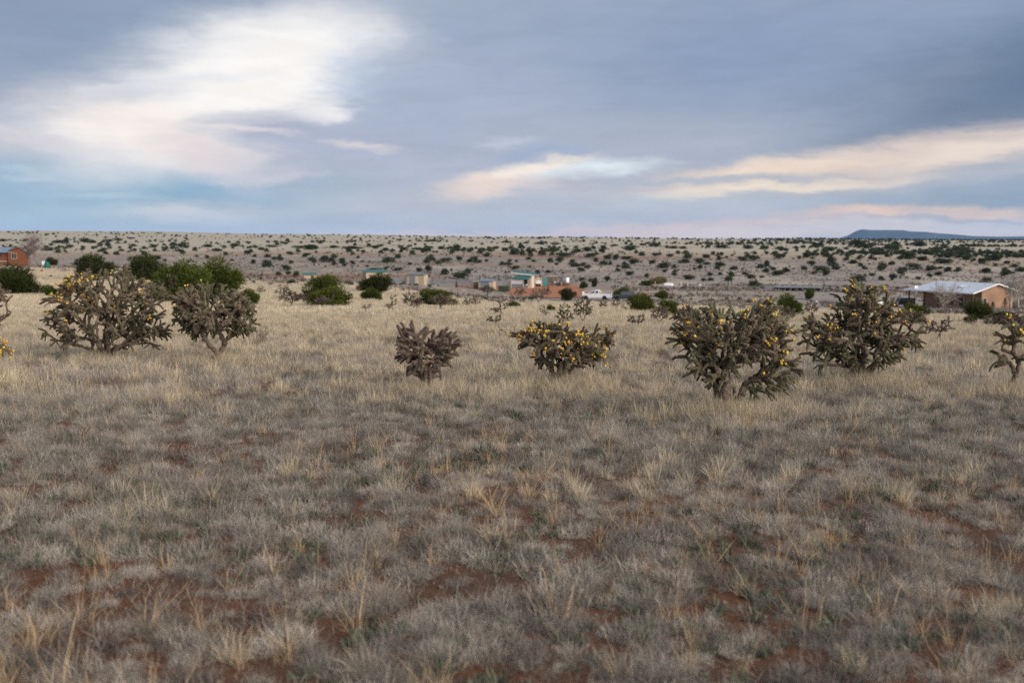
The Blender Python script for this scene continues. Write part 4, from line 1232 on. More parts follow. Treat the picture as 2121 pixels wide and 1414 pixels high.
for a in [
    (35, 607, 100, 62, 0, 1, 'dark olive juniper at the left edge below the orange house'),
    (108, 613, 36, 22, 1, 0, 'small green juniper between the left-edge juniper and the broad fruiting cholla'),
    (192, 578, 80, 54, 2, 1, 'grey-green juniper showing above the left shoulder of the broad fruiting cholla'),
    (296, 578, 84, 52, 3, 1, 'brownish juniper with bare lower trunk above the right side of the broad fruiting cholla'),
    (372, 622, 130, 86, 0, 0, 'widest bright green juniper, left half of the pair behind the round-headed cholla'),
    (448, 622, 100, 84, 1, 0, 'bright green juniper, right half of the wide pair behind the round-headed cholla'),
    (518, 630, 44, 34, 2, 0, 'small green juniper peeking out right of the round-headed cholla'),
    (672, 620, 82, 52, 3, 0, 'rear of the twin round junipers in mid field'),
    (684, 631, 74, 38, 0, 0, 'front of the twin round junipers in mid field'),
    (776, 603, 76, 36, 1, 1, 'dark spreading juniper hiding the teal-roofed tan building'),
    (771, 619, 44, 24, 2, 0, 'low green juniper in front of the dark spreading one'),
    (906, 631, 76, 34, 3, 0, 'round juniper with a brown cholla against its front in mid field'),
    (1064, 635, 24, 12, 0, 0, 'small bright green bush above the low dark cholla'),
    (1139, 643, 20, 12, 1, 0, 'tiny bright green bush above the yellow-fruited cholla'),
    (1175, 619, 36, 24, 2, 1, 'pointed juniper at the edge of the red yard left of the white pickup'),
    (1288, 616, 40, 20, 1, 0, 'yellowish bush between the white pickup and the dark vehicle'),
    (1331, 643, 60, 38, 0, 0, 'upright-ribbed green juniper hiding the rear of the dark vehicle'),
    (1387, 650, 42, 30, 3, 0, 'smaller round juniper right of the ribbed one'),
    (1372, 616, 28, 16, 2, 0, 'little juniper up-slope of the smaller round one'),
    (1637, 652, 56, 42, 1, 0, 'green juniper behind the gap between the two largest right-hand chollas'),
    (1676, 617, 20, 22, 2, 0, 'single small round juniper on the grey driveway'),
    (1893, 672, 44, 46, 3, 0, 'green juniper rising behind the right shoulder of the tall rambling cholla'),
    (1906, 656, 30, 24, 0, 1, 'dark juniper tucked behind the green one by the tall rambling cholla'),
    (2028, 662, 66, 42, 0, 1, 'large dark juniper in front of the house gable'),
    (2012, 668, 30, 16, 1, 0, 'small green juniper at the foot of the large dark one before the gable'),
    (2078, 670, 56, 26, 2, 1, 'low wide dark juniper right of the large one before the gable'),
    (1232, 590, 14, 14, 1, 1, 'small dark juniper just right of the silver water tank'),
    (1208, 594, 18, 12, 2, 1, 'scrubby bush on the yard edge above the white pickup'),
    (1342, 588, 16, 8, 3, 0, 'little juniper left of the white propane tank'),
    (107, 545, 26, 12, 1, 1, 'dark red-brown bush behind the green drum'),
]:
    near_jun(*a)
# gold-green willow mound by the propane tank
gw = at(1366, 335)
M_WIL = leafmat('willow_twigs', (.22, .20, .075), (.17, .15, .06), .05)
wil = empty('willow_bush', gw); s_ = gw.y/F
wil.scale = (46*s_, 46*s_, 20*s_)
link('trunk', TRK[0], wil); v_, f_ = crown(TR, 8, 3000, .09, .02, 2); link('crown', mesh_np('crown', v_, f_, np.full(len(f_), 3), [M_WIL]), wil)
tag(wil, 'rounded gold-green leafless bush behind the white propane tank', 'bush')
# ---- junipers on the far slopes: (x, base, w, h) read from enlarged views; (x0, y0, scale) of each view
FAR = [
 (620, 460, 5.58, "30,305,60,40 140,320,150,60 400,300,130,35 590,310,220,40 565,347,90,50 675,340,45,30 620,380,55,40 735,360,50,45 300,462,135,75 135,450,95,50 175,482,50,70 675,418,45,35 940,365,70,40 800,290,65,45 890,312,90,50 935,285,80,35 1000,335,90,40 1080,355,65,55 1165,295,65,35 1275,292,60,35 1205,325,110,45 1370,330,170,45 1305,380,75,55 1045,465,160,75 1135,420,85,50 500,480,45,45 615,490,50,50 520,510,60,40 400,500,50,60 725,465,55,30 880,590,170,75 1000,550,65,40 1145,562,105,45 1280,495,60,30 1390,575,80,60 1490,570,75,75 1520,450,50,40 1690,470,125,65 1850,450,75,65 1680,608,100,85 1510,312,95,40 1635,315,95,45 1735,320,75,45 1820,335,85,95 1775,358,65,35 1585,355,45,30 1970,465,65,45 2030,435,60,45 2085,470,45,35 1850,660,170,100 1950,600,80,80 1160,215,65,25 1385,225,60,20 1480,228,80,30 1560,226,80,30 1990,228,60,25 240,250,50,28 640,270,55,25 790,520,40,30 1035,260,40,35 1280,222,45,20 1470,650,90,60"),
 (960, 460, 5.58, "490,243,120,25 720,248,85,22 885,255,115,28 1055,260,110,30 670,298,70,50 215,340,80,55 300,335,60,55 390,310,55,40 475,320,80,30 600,378,120,85 685,388,75,70 900,318,45,35 1010,345,140,55 905,385,110,60 1190,325,75,35 1150,400,190,55 1325,350,80,50 1420,340,130,60 1620,320,90,60 130,435,65,45 75,465,65,45 185,470,50,38 270,458,50,35 610,465,40,35 750,435,80,40 810,462,55,35 1120,470,90,80 1075,497,45,38 510,500,105,40 600,552,90,55 770,525,40,30 1285,515,140,60 1380,513,65,60 1440,545,72,60 1355,572,72,55 1610,497,110,65 1530,460,70,60 1700,495,45,55 1475,410,130,60 1660,430,80,60 1760,440,70,75 1875,430,140,45 1975,490,120,75 1885,540,105,65 1790,520,40,35 1780,572,65,45 1925,618,95,62 1665,690,65,80 1910,330,180,70 2055,390,75,60 2080,270,80,30 1750,280,90,30 860,600,70,50 980,585,80,30 1370,680,80,40 1470,690,75,35 2075,735,85,55 1390,230,45,35 1915,232,45,25"),
 (1300, 460, 5.05, "285,358,75,45 380,485,120,85 255,435,75,45 385,525,55,38 500,530,55,35 490,562,65,42 440,365,80,40 590,430,130,45 625,380,95,55 825,378,85,50 950,400,60,60 1035,380,38,30 760,430,110,60 755,490,50,60 695,498,40,30 820,445,80,35 970,460,110,55 1105,500,90,50 945,492,65,40 1200,408,95,55 1310,405,115,65 1390,487,95,60 1455,467,65,80 1590,385,120,60 1525,505,65,42 1455,528,90,50 1580,562,130,70 1650,525,70,60 205,580,60,50 640,598,110,60 865,565,60,40 970,553,50,36 1075,580,80,75 1055,620,90,50 875,615,70,45 795,615,70,35 1225,550,65,40 1250,570,50,35 1300,592,95,45 1400,582,50,32 1325,680,140,70 1250,280,110,50 990,275,160,45 470,278,110,35 270,258,130,40 580,282,80,35 840,270,55,40 1435,285,100,40 1600,290,130,35"),
 (1640, 460, 3.927, "215,205,120,35 310,235,130,40 520,205,150,60 620,215,120,50 690,240,120,45 820,240,130,70 840,200,70,50 1030,200,110,50 940,300,130,70 1060,315,90,45 1250,290,130,60 1230,335,150,45 1120,395,60,50 990,388,100,60 745,380,75,60 815,350,50,40 500,340,75,40 560,362,50,35 280,285,75,45 320,360,85,75 120,290,75,50 240,410,110,60 280,440,50,55 155,355,65,50 100,390,50,45 185,425,50,30 550,485,110,70 655,440,50,28 725,475,50,38 825,475,60,70 885,440,50,60 1030,470,45,35 1115,452,50,42 1270,400,65,42 1210,380,50,25 1195,435,65,40 1580,415,95,50 1585,490,95,40 1750,440,90,55 1855,405,95,50 1810,370,60,35 1745,340,50,35 1540,340,65,45 1660,360,40,25 1420,310,80,50 1380,290,60,45 1660,315,100,40 1400,225,50,30 1330,230,80,40 1255,215,70,30 1170,230,70,40 1840,285,80,35"),
 (0, 460, 4.714, "650,215,55,75 570,205,110,40 680,255,65,40 450,250,45,28 840,200,120,50 900,205,80,30 980,240,60,40 1060,240,60,45 1140,322,60,42 1185,285,60,25 1145,185,90,35 1055,190,75,25 1310,240,60,35 1500,250,75,40 1540,360,65,40 1280,165,70,20 30,190,60,30"),
 (320, 460, 4.714, "180,235,80,40 280,250,110,60 245,290,60,35 515,245,100,35 600,287,95,40 515,355,50,40 760,380,40,28 790,245,90,50 920,312,45,35 970,408,55,50 1105,440,110,85 1225,362,40,28 1110,345,70,40 1165,368,55,38 1330,408,55,40 1290,475,80,60 1310,517,55,45 1390,528,65,60 1210,522,70,40 1045,275,70,35 1140,245,110,25 1200,225,55,30 1300,195,50,35 1390,255,110,30 1540,262,140,45 1490,330,80,35 30,365,70,45 1345,603,80,50 935,255,40,25"),
]
far_all = []
for x0, y0, sc, txt in FAR:
    for q in txt.split():
        cx, cy, w, h = map(float, q.split(','))
        far_all.append((x0+cx/sc, y0+cy/sc, w/sc, h/sc))
def zone(X, Y, w, h):
    z = ['above the orange house', 'beyond the wide bright junipers', 'beyond the tan sheds', 'behind the teal-roofed shed', 'beyond the propane tank', 'beyond the long low house'][sum(X >= q for q in (330, 620, 1040, 1320, 1640))]
    b = 'near the skyline' if Y < 514 else 'midway up slope' if Y < 540 else 'at slope foot'
    return ('large' if w*h > 190 else 'small' if w*h < 85 else 'mid-sized', 'wide' if w > 2.1*h else 'tall' if w < 1.15*h else 'round', b, z)
ORD = ['first', 'second', 'third', 'fourth', 'fifth', 'sixth', 'seventh', 'eighth', 'ninth', 'tenth', 'eleventh', 'twelfth', 'thirteenth', 'fourteenth', 'fifteenth', 'sixteenth']
sel = sorted(far_all, key=lambda q: -q[2]*q[3])[:300]
kin = {}
for q in sorted(sel): kin.setdefault(zone(*q), []).append(q)
for i, q in enumerate(sel):
    X, Y, w, h = q
    g = ground(X, Y); s = g.y/F
    o = link('juniper', FARJ[i % 7]); o.location = g-Vector((0, 0, .05)); o.rotation_euler = (0, 0, i*1.7)
    o.scale = (w*s*1.22, w*s*1.22, h*s*1.12)
    sz, sh, bd, zn = zone(*q); m_ = kin[zone(*q)]
    lb = '%s %s dark juniper %s %s' % (sz, sh, bd, zn) if len(m_) == 1 else '%s from left among %s %s junipers %s %s' % (ORD[m_.index(q)], sz, sh, bd, zn)
    tag(o, lb, 'tree', 'junipers '+bd+' '+zn)
# the uncounted rest of the far woodland
n = 13000
y = np.exp(RNG.uniform(np.log(430), np.log(1750), n)); x = y*RNG.uniform(-.58, .58, n); t = x/y
den = fbm(x/110, y/70, 3, 111)
band = np.exp(-((y-640)/60)**2)*.6+np.exp(-((y-960)/70)**2)*.55+sstep(1050, 1300, y)*.5+.08
keep = RNG.uniform(0, 1, n) < sstep(.36, .66, den)*band*(.5+.9*sstep(-.1, .4, t)+.8*sstep(.2, .35, t))*1.3
x, y = x[keep], y[keep]
UN = []
for i in range(4):
    v, f = crown(TR, 8, 150, .16, .12, 2); v = v*np.array([2.6, 2.6, 2.0]); UN.append(tri_mesh('far_juniper', (v, f), M_JUNF))
scatter('far_juniper_woodland', 'scattered tiny junipers merging along the far slope and skyline', UN, np.stack([x, y, hgt(x, y)], 1), RNG.integers(0, 4, len(x)), RNG.uniform(.5, 1.6, len(x)), .04)
# ------------------------------------------------------------------ leafless trees
M_BTW = mat('bare_twigs', (.20, .155, .14), .95, var=.2, scale=3, c2=(.15, .115, .11))
M_PALE = mat('pale_bark', (.42, .37, .32), .9, var=.25, scale=4, c2=(.28, .24, .2))
def bare_tree(X, d, hpx, wpx, label, seed, m, nlimb=5, depth=4, fork=.25, base_row=None):
    g = at(X, d) if base_row is None else ground(X, base_row)
    s = g.y/F; H = hpx*s; Wd = wpx*s
    rng = np.random.default_rng(seed); o = empty('bare_tree', g); tag(o, label, 'tree', 'leafless trees near the houses')
    tk = MB(); tk.tube([(0, 0, -.2), (.03, 0, H*fork*.6), (0, .05, H*fork)], [H*.03, H*.024, H*.02], 7); tk.build('trunk', m, o, True)
    br, tw = MB(), MB()
    def grow(p, dr, L, r, lv):
        pts = [Vector(p)]; dd = Vector(dr).normalized()
        for k in range(3):
            dd = (dd+Vector(rng.normal(0, .13, 3))+Vector((0, 0, .05))).normalized(); pts.append(pts[-1]+dd*L/3)
        (br if lv >= 2 else tw).tube(pts, [r, r*.85, r*.7, r*.5], 5 if lv >= 2 else 3, False)
        if lv:
            for k in range(4 if lv > 1 else 5):
                q = pts[1+int(rng.integers(0, 3))]
                nd_ = dd+Vector(rng.normal(0, .55, 3)); nd_.x *= 1+.3*(Wd/H-.7)
                grow(q, nd_, L*rng.uniform(.5, .72), r*.55, lv-1)
    for k in range(nlimb):
        a = 2*math.pi*k/nlimb+rng.uniform(-.3, .3); sp = .45*Wd/H
        grow((0, 0, H*fork*rng.uniform(.75, 1)), (math.cos(a)*sp*1.6, math.sin(a)*sp*1.6, 1), H*(1-fork)*.5, H*.014, depth)
    br.build('branches', m, o, True); tw.build('twigs', m, o)
bare_tree(60, 232, 76, 70, 'bare grey tree beside the orange house', 1, M_BTW, 6, 4, .26)
bare_tree(1957, 150, 70, 50, 'bare pale tree standing before the porch of the long low house', 2, M_PALE, 6, 4, .15)
bare_tree(2018, 156, 26, 28, 'small whitish leafless tree at the porch corner of the house', 3, M_PALE, 5, 3, .2)
bare_tree(2096, 160, 80, 30, 'slim pale leafless tree just right of the house gable', 4, M_PALE, 4, 3, .35)
bare_tree(2112, 163, 92, 34, 'taller pale leafless tree at the far right edge beside the house', 5, M_PALE, 4, 3, .35)
bare_tree(2012, 205, 60, 40, 'bare brown tree showing above the metal roof of the house', 6, M_BTW, 5, 3, .3)
bare_tree(2085, 200, 66, 46, 'bare brown tree behind the right end of the house', 7, M_BTW, 5, 3, .3)
def spruce(X, d, hpx, label):
    g = at(X, d); s = g.y/F; H = hpx*s; rng = np.random.default_rng(int(X)); o = empty('spruce', g); tag(o, label, 'tree', 'little spruces by the house gable')
    MB().tube([(0, 0, -.1), (0, 0, H*.9)], [.07, .02], 6).build('trunk', M_BARK, o)
    n = 700; z = rng.uniform(.04, 1, n); a = rng.uniform(0, 6.283, n); r = (1-z)*.36*H*rng.uniform(.5, 1.1, n)
    c = np.stack([r*np.cos(a), r*np.sin(a), z*H], 1); dr = np.stack([np.cos(a), np.sin(a), np.full(n, -.25)], 1)
    q = np.cross(dr, [0, 0, 1.])*.05
    V = np.stack([c-q, c+q, c+dr*.25], 1).reshape(-1, 3)
    link('crown', mesh_np('crown', V, np.arange(3*n), np.full(n, 3), [leafmat('spruce_needles', (.05, .075, .06), (.035, .055, .045), .1)]), o)
spruce(2060, 158, 24, 'left of the two little dark spruces before the house gable')
spruce(2085, 160, 32, 'right and taller of the two little dark spruces before the house gable')
# ------------------------------------------------------------------ buildings and yard things
M_TAN = mat('tan_wall', (.46, .37, .265), .9, var=.12, scale=2)
M_CREAM = mat('cream_wall', (.60, .52, .40), .9, var=.1, scale=2)
M_TEAL = ribbed('teal_metal_roof', (.055, .165, .16), 0, 22, .5, .2)
M_TEALP = mat('teal_paint', (.02, .32, .33), .6, var=.1, scale=3)
M_BLUE = ribbed('blue_metal_roof', (.22, .31, .38), 0, 25, .45, .3)
M_GREYP = mat('grey_paint', (.24, .25, .27), .8, var=.15, scale=3)
M_WHITE = mat('white_paint', (.78, .78, .78), .5, var=.06, scale=3, spec=.4)
M_WHITEC = ribbed('white_corrugated', (.66, .69, .74), 0, 40, .5, 0, .8)
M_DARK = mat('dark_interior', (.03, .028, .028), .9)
M_GLASS = mat('window_glass', (.03, .04, .045), .08, spec=.6)
M_MAROON = mat('maroon_paint', (.12, .025, .02), .7, var=.2)
M_WOODP = mat('weathered_plank', (.20, .15, .12), .95, var=.3, scale=6, c2=(.12, .09, .075))
M_STEEL = mat('galvanised_steel', (.42, .44, .47), .5, .6, var=.15, scale=6)
M_SILVER = ribbed('silver_tank_skin', (.72, .72, .73), 2, 26, .32, .95, .5)
M_BLACK = mat('black_plastic', (.015, .015, .018), .5, spec=.4)
M_RED = mat('red_paint', (.55, .03, .03), .6)
M_ORANGE = ribbed('orange_siding', (.17, .062, .026), 2, 38, .75, 0, .5)
M_ORSIDE = ribbed('russet_siding', (.15, .058, .036), 2, 38, .8, 0, .5)
M_ADOBE = mat('adobe_stucco', (.38, .235, .16), .95, var=.1, scale=1.5)
M_ROOFM = ribbed('pale_metal_roof', (.66, .70, .76), 1, 14, .5, .15, .35)
M_BROWN = mat('brown_post', (.17, .07, .035), .9, var=.2, scale=5)
M_GREENB = mat('green_bin', (.05, .12, .07), .6, var=.25, scale=3, c2=(.035, .08, .05))
M_TIRE = mat('tyre_rubber', (.02, .02, .02), .85)
M_RIM = mat('rim_steel', (.5, .5, .52), .35, .8)
def facing(p, extra=0.0): return -math.atan2(p.x, p.y)+extra       # front (-Y local) looks at the viewer
def thing(name, label, cat, X, d, rot=0.0, group=None, row=None):
    p = at(X, d) if row is None else ground(X, row)
    o = empty(name, p, facing(p, rot)); tag(o, label, cat, group); return o, p.y/F
def win(parent, x0, x1, z0, z1, y, fr=.07, mf=None, bars=0):
    """window on a wall facing -Y at depth y"""
    w = MB().box(x0, x1, y-.05, y+.02, z0, z1).build('window', M_GLASS, parent)
    f = MB()
    f.box(x0-fr, x0, y-.09, y+.01, z0-fr, z1+fr).box(x1, x1+fr, y-.09, y+.01, z0-fr, z1+fr)
    f.box(x0, x1, y-.09, y+.01, z1, z1+fr).box(x0, x1, y-.09, y+.01, z0-fr, z0)
    for b in range(bars):
        xx = x0+(x1-x0)*(b+1)/(bars+1); f.box(xx-.03, xx+.03, y-.085, y, z0, z1)
    f.build('frame', mf or M_WHITE, w)
    return w
# --- orange house on the left
o, s = thing('house', 'orange timber house with arched gable end at the left edge', 'house', 20, 250)
W = lambda px: (px-20)*s
prof = [(18, 0), (18, 30), (22, 33.5), (27, 36), (33, 37.5), (39, 36.8), (45, 34.6), (51, 30.4), (56, 24), (59, 16), (60, 0)]
MB().prism([(W(x), z*s-.3*(z == 0)) for x, z in prof], 0, 6).build('gable_wall', M_ORANGE, o)
rf = MB()
for (xa, za), (xb, zb) in zip(prof[1:-1], prof[2:-1]):
    rf.add([(W(xa), -.3, za*s), (W(xb), -.3, zb*s), (W(xb), 6.2, zb*s), (W(xa), 6.2, za*s), (W(xa), -.3, za*s+.16), (W(xb), -.3, zb*s+.16), (W(xb), 6.2, zb*s+.16), (W(xa), 6.2, za*s+.16)],
           [(0, 1, 2, 3), (7, 6, 5, 4), (0, 4, 5, 1), (3, 2, 6, 7), (1, 5, 6, 2), (0, 3, 7, 4)])
rf.build('roof_edge', M_ORSIDE, o)
MB().box(W(-60), W(18)-.004, .6, 6, -.3, 29*s).build('side_wall', M_ORSIDE, o)
MB().add([(W(-62), -.2, 29*s), (W(26), -.2, 29*s), (W(33), 3.2, 38.5*s), (W(-62), 3.2, 38.5*s), (W(-62), -.2, 29*s+.12), (W(26), -.2, 29*s+.12), (W(33), 3.2, 38.5*s+.12), (W(-62), 3.2, 38.5*s+.12)],
         [(0, 1, 2, 3), (7, 6, 5, 4), (0, 4, 5, 1), (2, 6, 7, 3), (1, 5, 6, 2), (0, 3, 7, 4)]).build('roof', M_BLUE, o)
win(o, W(25), W(34), 16*s, 27*s, 0, .09, M_TAN, 1); win(o, W(-6), W(5.5), 21*s, 28.5*s, .6, .08, M_MAROON)
MB().box(W(18.3), W(60)-.2, -.06, 0, -.3, 3*s).build('skirting', M_MAROON, o)
dk, s = thing('deck_railing', 'low pale railing below the dark window of the orange house', 'railing', 4, 240)
q = MB()
for k in range(9): q.box(-1.2+k*.28, -1.14+k*.28, 0, .06, 0, 1.3)
q.build('baluster', M_WOODP, dk); MB().box(-1.3, 1.2, -.03, .09, 1.3, 1.4).build('rail', M_CREAM, dk)
# wire-and-post fence by that house
def fence(label, pts, hgt_m, m, nwire=3, pr=.05, group='wire fences'):
    p0 = at(*pts[0]); o = empty('fence', p0); tag(o, label, 'fence', group)
    P = [at(*q)-p0 for q in pts]
    pm = MB().tube([(0, 0, -.3), (0, 0, hgt_m)], pr, 5).mesh('post', m)
    for p in P:
        c = link('post', pm, o); c.location = p
    for k in range(nwire):
        z = hgt_m*(.35+.58*k/max(1, nwire-1)); w = MB()
        for a, b in zip(P, P[1:]): w.bar((a.x, a.y, a.z+z), (b.x, b.y, b.z+z), .02)
        w.build('wire', M_STEEL, o)
fence('thin rail fence beside the bare tree at the orange house', [(22, 236), (37, 236), (52, 235), (67, 235), (80, 234), (94, 234)], 1.2, M_WOODP, 3, .06)
fence('wire fence on thin steel posts across the field below the tan sheds', [(790, 138), (818, 136), (847, 134), (864, 132), (884, 130), (917, 129), (934, 128), (948, 127), (980, 126)], 1.35, M_DARK, 3, .035)
# green drum and pale frame
o, s = thing('drum', 'rounded teal-green drum standing beside the pale metal frame left of the chollas', 'drum', 97.5, 232)
MB().lathe([(.35, 0), (.55, .2), (.62, .7), (.60, 1.2), (.45, 1.6), (.2, 1.72)], 14).build('body', mat('drum_green', (.012, .13, .10), .6, var=.15), o, True)
MB().lathe([(.635, .66), (.635, .74)], 14).build('hoop', mat('green_hoop', (.02, .2, .17), .6), o)
o, s = thing('metal_frame', 'pale angled metal frame leaning beside the teal-green drum', 'frame', 90, 231.5)
MB().bar((-.5, 0, 0), (.1, 0, 1.9), .1).bar((.45, 0, .05), (.0, 0, 1.9), .1).build('leg', M_STEEL, o)
MB().box(-.25, .35, -.05, .25, .95, 1.75).build('panel', M_WHITE, o)
# shade roof beyond the wide juniper
o, s = thing('shade_roof', 'flat tan shade roof on posts just above the wide bright junipers', 'shelter', 444, 205)
MB().prism([(-1.6, 2.35), (1.6, 2.25), (1.6, 2.4), (-1.6, 2.5)], -1, 1.2).build('roof', M_CREAM, o)
pm = MB().box(-.06, .06, -.06, .06, -.4, 2.3).mesh('post', M_WOODP)
for x in (-1.4, 1.4):
    for y_ in (-.8, 1.0):
        c = link('post', pm, o); c.location = (x, y_, 0)
def shed(label, X, d, w, h, dep, roofm, wallm, rise=.5, rot=.28, door=None, eave=.25, name='shed'):
    o, s = thing(name, label, 'shed', X, d, rot)
    x0, x1 = -w/2, w/2
    MB().prism([(x0, -.3), (x1, -.3), (x1, h), (x0, h)], 0, dep).build('wall', wallm, o)
    e = eave
    MB().add([(x0-e, -e, h-.0), (x1+e, -e, h-.0), (x1+e, dep+e, h+rise), (x0-e, dep+e, h+rise), (x0-e, -e, h+.14), (x1+e, -e, h+.14), (x1+e, dep+e, h+rise+.14), (x0-e, dep+e, h+rise+.14)],
             [(0, 3, 2, 1), (4, 5, 6, 7), (0, 1, 5, 4), (1, 2, 6, 5), (2, 3, 7, 6), (3, 0, 4, 7)]).build('roof', roofm, o)
    for (a, b, z, m) in door or []:
        dd = MB().box(a, b, -.06, 0, 0, z).build('door', m, o)
        MB().box(b-.22, b-.14, -.12, -.06, z*.48, z*.54).build('handle', M_STEEL, dd)
    return o
M_GREYR = ribbed('grey_metal_roof', (.20, .21, .22), 0, 22, .5, .3)
shed('tiny tan building with teal roof and maroon door beyond the twin junipers', 642, 318, 4.0, 2.0, 3, M_TEAL, M_TAN, .5, .1, [(.3, 1.1, 1.8, M_MAROON)])
shed('teal-roofed tan building mostly hidden behind the dark spreading juniper', 780, 296, 6.4, 3.1, 4, M_TEAL, M_TAN, .55, .3)
o = shed('larger tan shed with grey double doors among the wire pens', 860, 290, 5.4, 2.8, 3.4, M_GREYR, M_TAN, .35, -.38, [(-1.7, -.1, 2.5, M_GREYP), (-.05, .9, 2.4, M_CREAM)])
shed('small shed with pale blue metal roof above the red yard', 1006, 272, 4.0, 2.3, 2.8, M_BLUE, M_TAN, .35, -.32, [(-1.3, .9, 2.2, M_GREYP), (.95, 1.6, 2.2, M_CREAM)])
o, s = thing('crate', 'low weathered lean-to box on the left side of the blue-roofed shed', 'box', 985, 275); MB().prism([(-.7, -.2), (.7, -.2), (.7, 2.0), (-.7, 1.8)], 0, 1.2).build('body', M_WOODP, o); MB().box(-.8, .8, -.1, 1.3, 2.0, 2.1).build('lid', M_CREAM, o)
# wire pens
pan = MB(); 
for k in range(18): pan.box(-1.15+k*.135, -1.115+k*.135, -.012, .012, .1, 1.8)
for z in (.1, .5, .95, 1.4, 1.8): pan.box(-1.2, 1.2, -.016, .016, z-.03, z+.03)
pan_m = pan.mesh('panel', M_STEEL); post_m = MB().tube([(0, 0, -.2), (0, 0, 2.0)], .05, 6).mesh('post', M_STEEL)
def pen(label, pts):
    p0 = at(*pts[0]); o = empty('wire_pen', p0); tag(o, label, 'fence', 'wire pens')
    P = [at(*q) for q in pts]
    for a, b in zip(P, P[1:]):
        L = math.hypot(b.x-a.x, b.y-a.y); n = max(1, round(L/2.4)); ang = math.atan2(b.y-a.y, b.x-a.x)
        for k in range(n):
            f = (k+.5)/n; x, y_ = a.x+(b.x-a.x)*f, a.y+(b.y-a.y)*f
            c = link('panel', pan_m, o); c.location = Vector((x, y_, hz(x, y_)))-p0; c.rotation_euler = (0, 0, ang); c.scale = (L/n/2.4, 1, 1)
            f = k/n; x, y_ = a.x+(b.x-a.x)*f, a.y+(b.y-a.y)*f
            c = link('post', post_m, o); c.location = Vector((x, y_, hz(x, y_)))-p0
pen('wire-panel pen left of the larger tan shed', [(810, 292), (840, 292), (838, 304), (808, 304)])
pen('long wire-panel pen between the larger tan shed and the blue-roofed shed', [(886, 292), (988, 284), (990, 298), (940, 302), (890, 306), (886, 292)])
pen('wire-panel pen between the blue-roofed shed and the teal-roofed shed', [(1024, 284), (1060, 284), (1060, 300), (1022, 300)])
o, s = thing('drum_stove', 'narrow dark red upright drum stove on the red dirt before the long pen', 'stove', 945.5, 280)
MB().lathe([(.2, 0), (.3, .1), (.32, .9), (.22, 1.15), (.14, 1.3), (.13, 1.75)], 10).build('body', M_MAROON, o, True); MB().lathe([(.2, 1.75), (.2, 1.82)], 10).build('cap', M_DARK, o)
# green ribbed bin
o, s = thing('bin', 'dark green ribbed steel bin beside the teal-roofed shed', 'bin', 1043, 262, -.35)
MB().prism([(-1.25, 0), (1.25, 0), (1.4, 1.55), (-1.4, 1.55)], 0, 1.7).build('body', M_GREENB, o)
rb = MB().box(-1.36, 1.36, -.07, -.005, 0, .09).mesh('rib', M_GREENB)
for z in (.25, .65, 1.05, 1.42):
    c = link('rib', rb, o); c.location = (0, 0, z)
MB().box(-1.46, -1.30, -.02, 1.72, .05, 1.5).build('end_plate', M_DARK, o)
# teal-roofed shed with porch
o, s = thing('shed', 'cream shed with two teal metal roofs and a white corrugated front panel', 'shed', 1082, 282, -.2)
u = s
MB().box(-3.1, 2.5, .9, 5, -.3, 3.5).build('wall', M_CREAM, o)
MB().add([(-3.3, .5, 4.35), (2.8, .5, 3.75), (3.3, 5.4, 4.1), (-2.8, 5.4, 4.75), (-3.3, .5, 4.5), (2.8, .5, 3.9), (3.3, 5.4, 4.25), (-2.8, 5.4, 4.9)],
         [(0, 3, 2, 1), (4, 5, 6, 7), (0, 1, 5, 4), (1, 2, 6, 5), (2, 3, 7, 6), (3, 0, 4, 7)]).build('roof', M_TEAL, o)
MB().bar((-3.3, .46, 4.36), (2.8, .46, 3.76), .06, .26).build('fascia', M_WHITE, o)
MB().add([(-3.1, .9, 3.5), (2.5, .9, 3.5), (2.5, .9, 3.8), (-3.1, .9, 4.3), (-3.1, 5, 3.5), (2.5, 5, 3.5), (2.5, 5, 3.9), (-3.1, 5, 4.5)],
         [(0, 1, 2, 3), (5, 4, 7, 6), (1, 5, 6, 2), (4, 0, 3, 7), (3, 2, 6, 7)]).build('gable_infill', M_CREAM, o)
MB().add([(-2.9, -1.5, 2.65), (1.9, -1.5, 2.55), (2.7, .86, 3.45), (-2.0, .86, 3.55), (-2.9, -1.5, 2.75), (1.9, -1.5, 2.65), (2.7, .86, 3.55), (-2.0, .86, 3.65)],
         [(0, 3, 2, 1), (4, 5, 6, 7), (0, 1, 5, 4), (1, 2, 6, 5), (2, 3, 7, 6), (3, 0, 4, 7)]).build('porch_roof', M_TEAL, o)
MB().box(-2.9, .45, -1.2, -1.1, 1.3, 2.5).build('front_panel', M_WHITEC, o)
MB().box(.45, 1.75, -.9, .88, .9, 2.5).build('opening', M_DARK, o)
sl = MB().box(-2.9, 1.8, -1.2, -1.12, 0, .24).mesh('slat', M_GREYP)
for k in range(4):
    c = link('slat', sl, o); c.location = (0, 0, .03+.31*k)
for x in (-2.95, .5, 1.9):
    c = MB().box(x-.09, x+.09, -1.32, -1.2, -.3, 2.6).build('post', M_CREAM, o)
MB().box(1.3, 1.75, -1.35, -1.21, .95, 1.3).build('sign', M_WHITE, o)
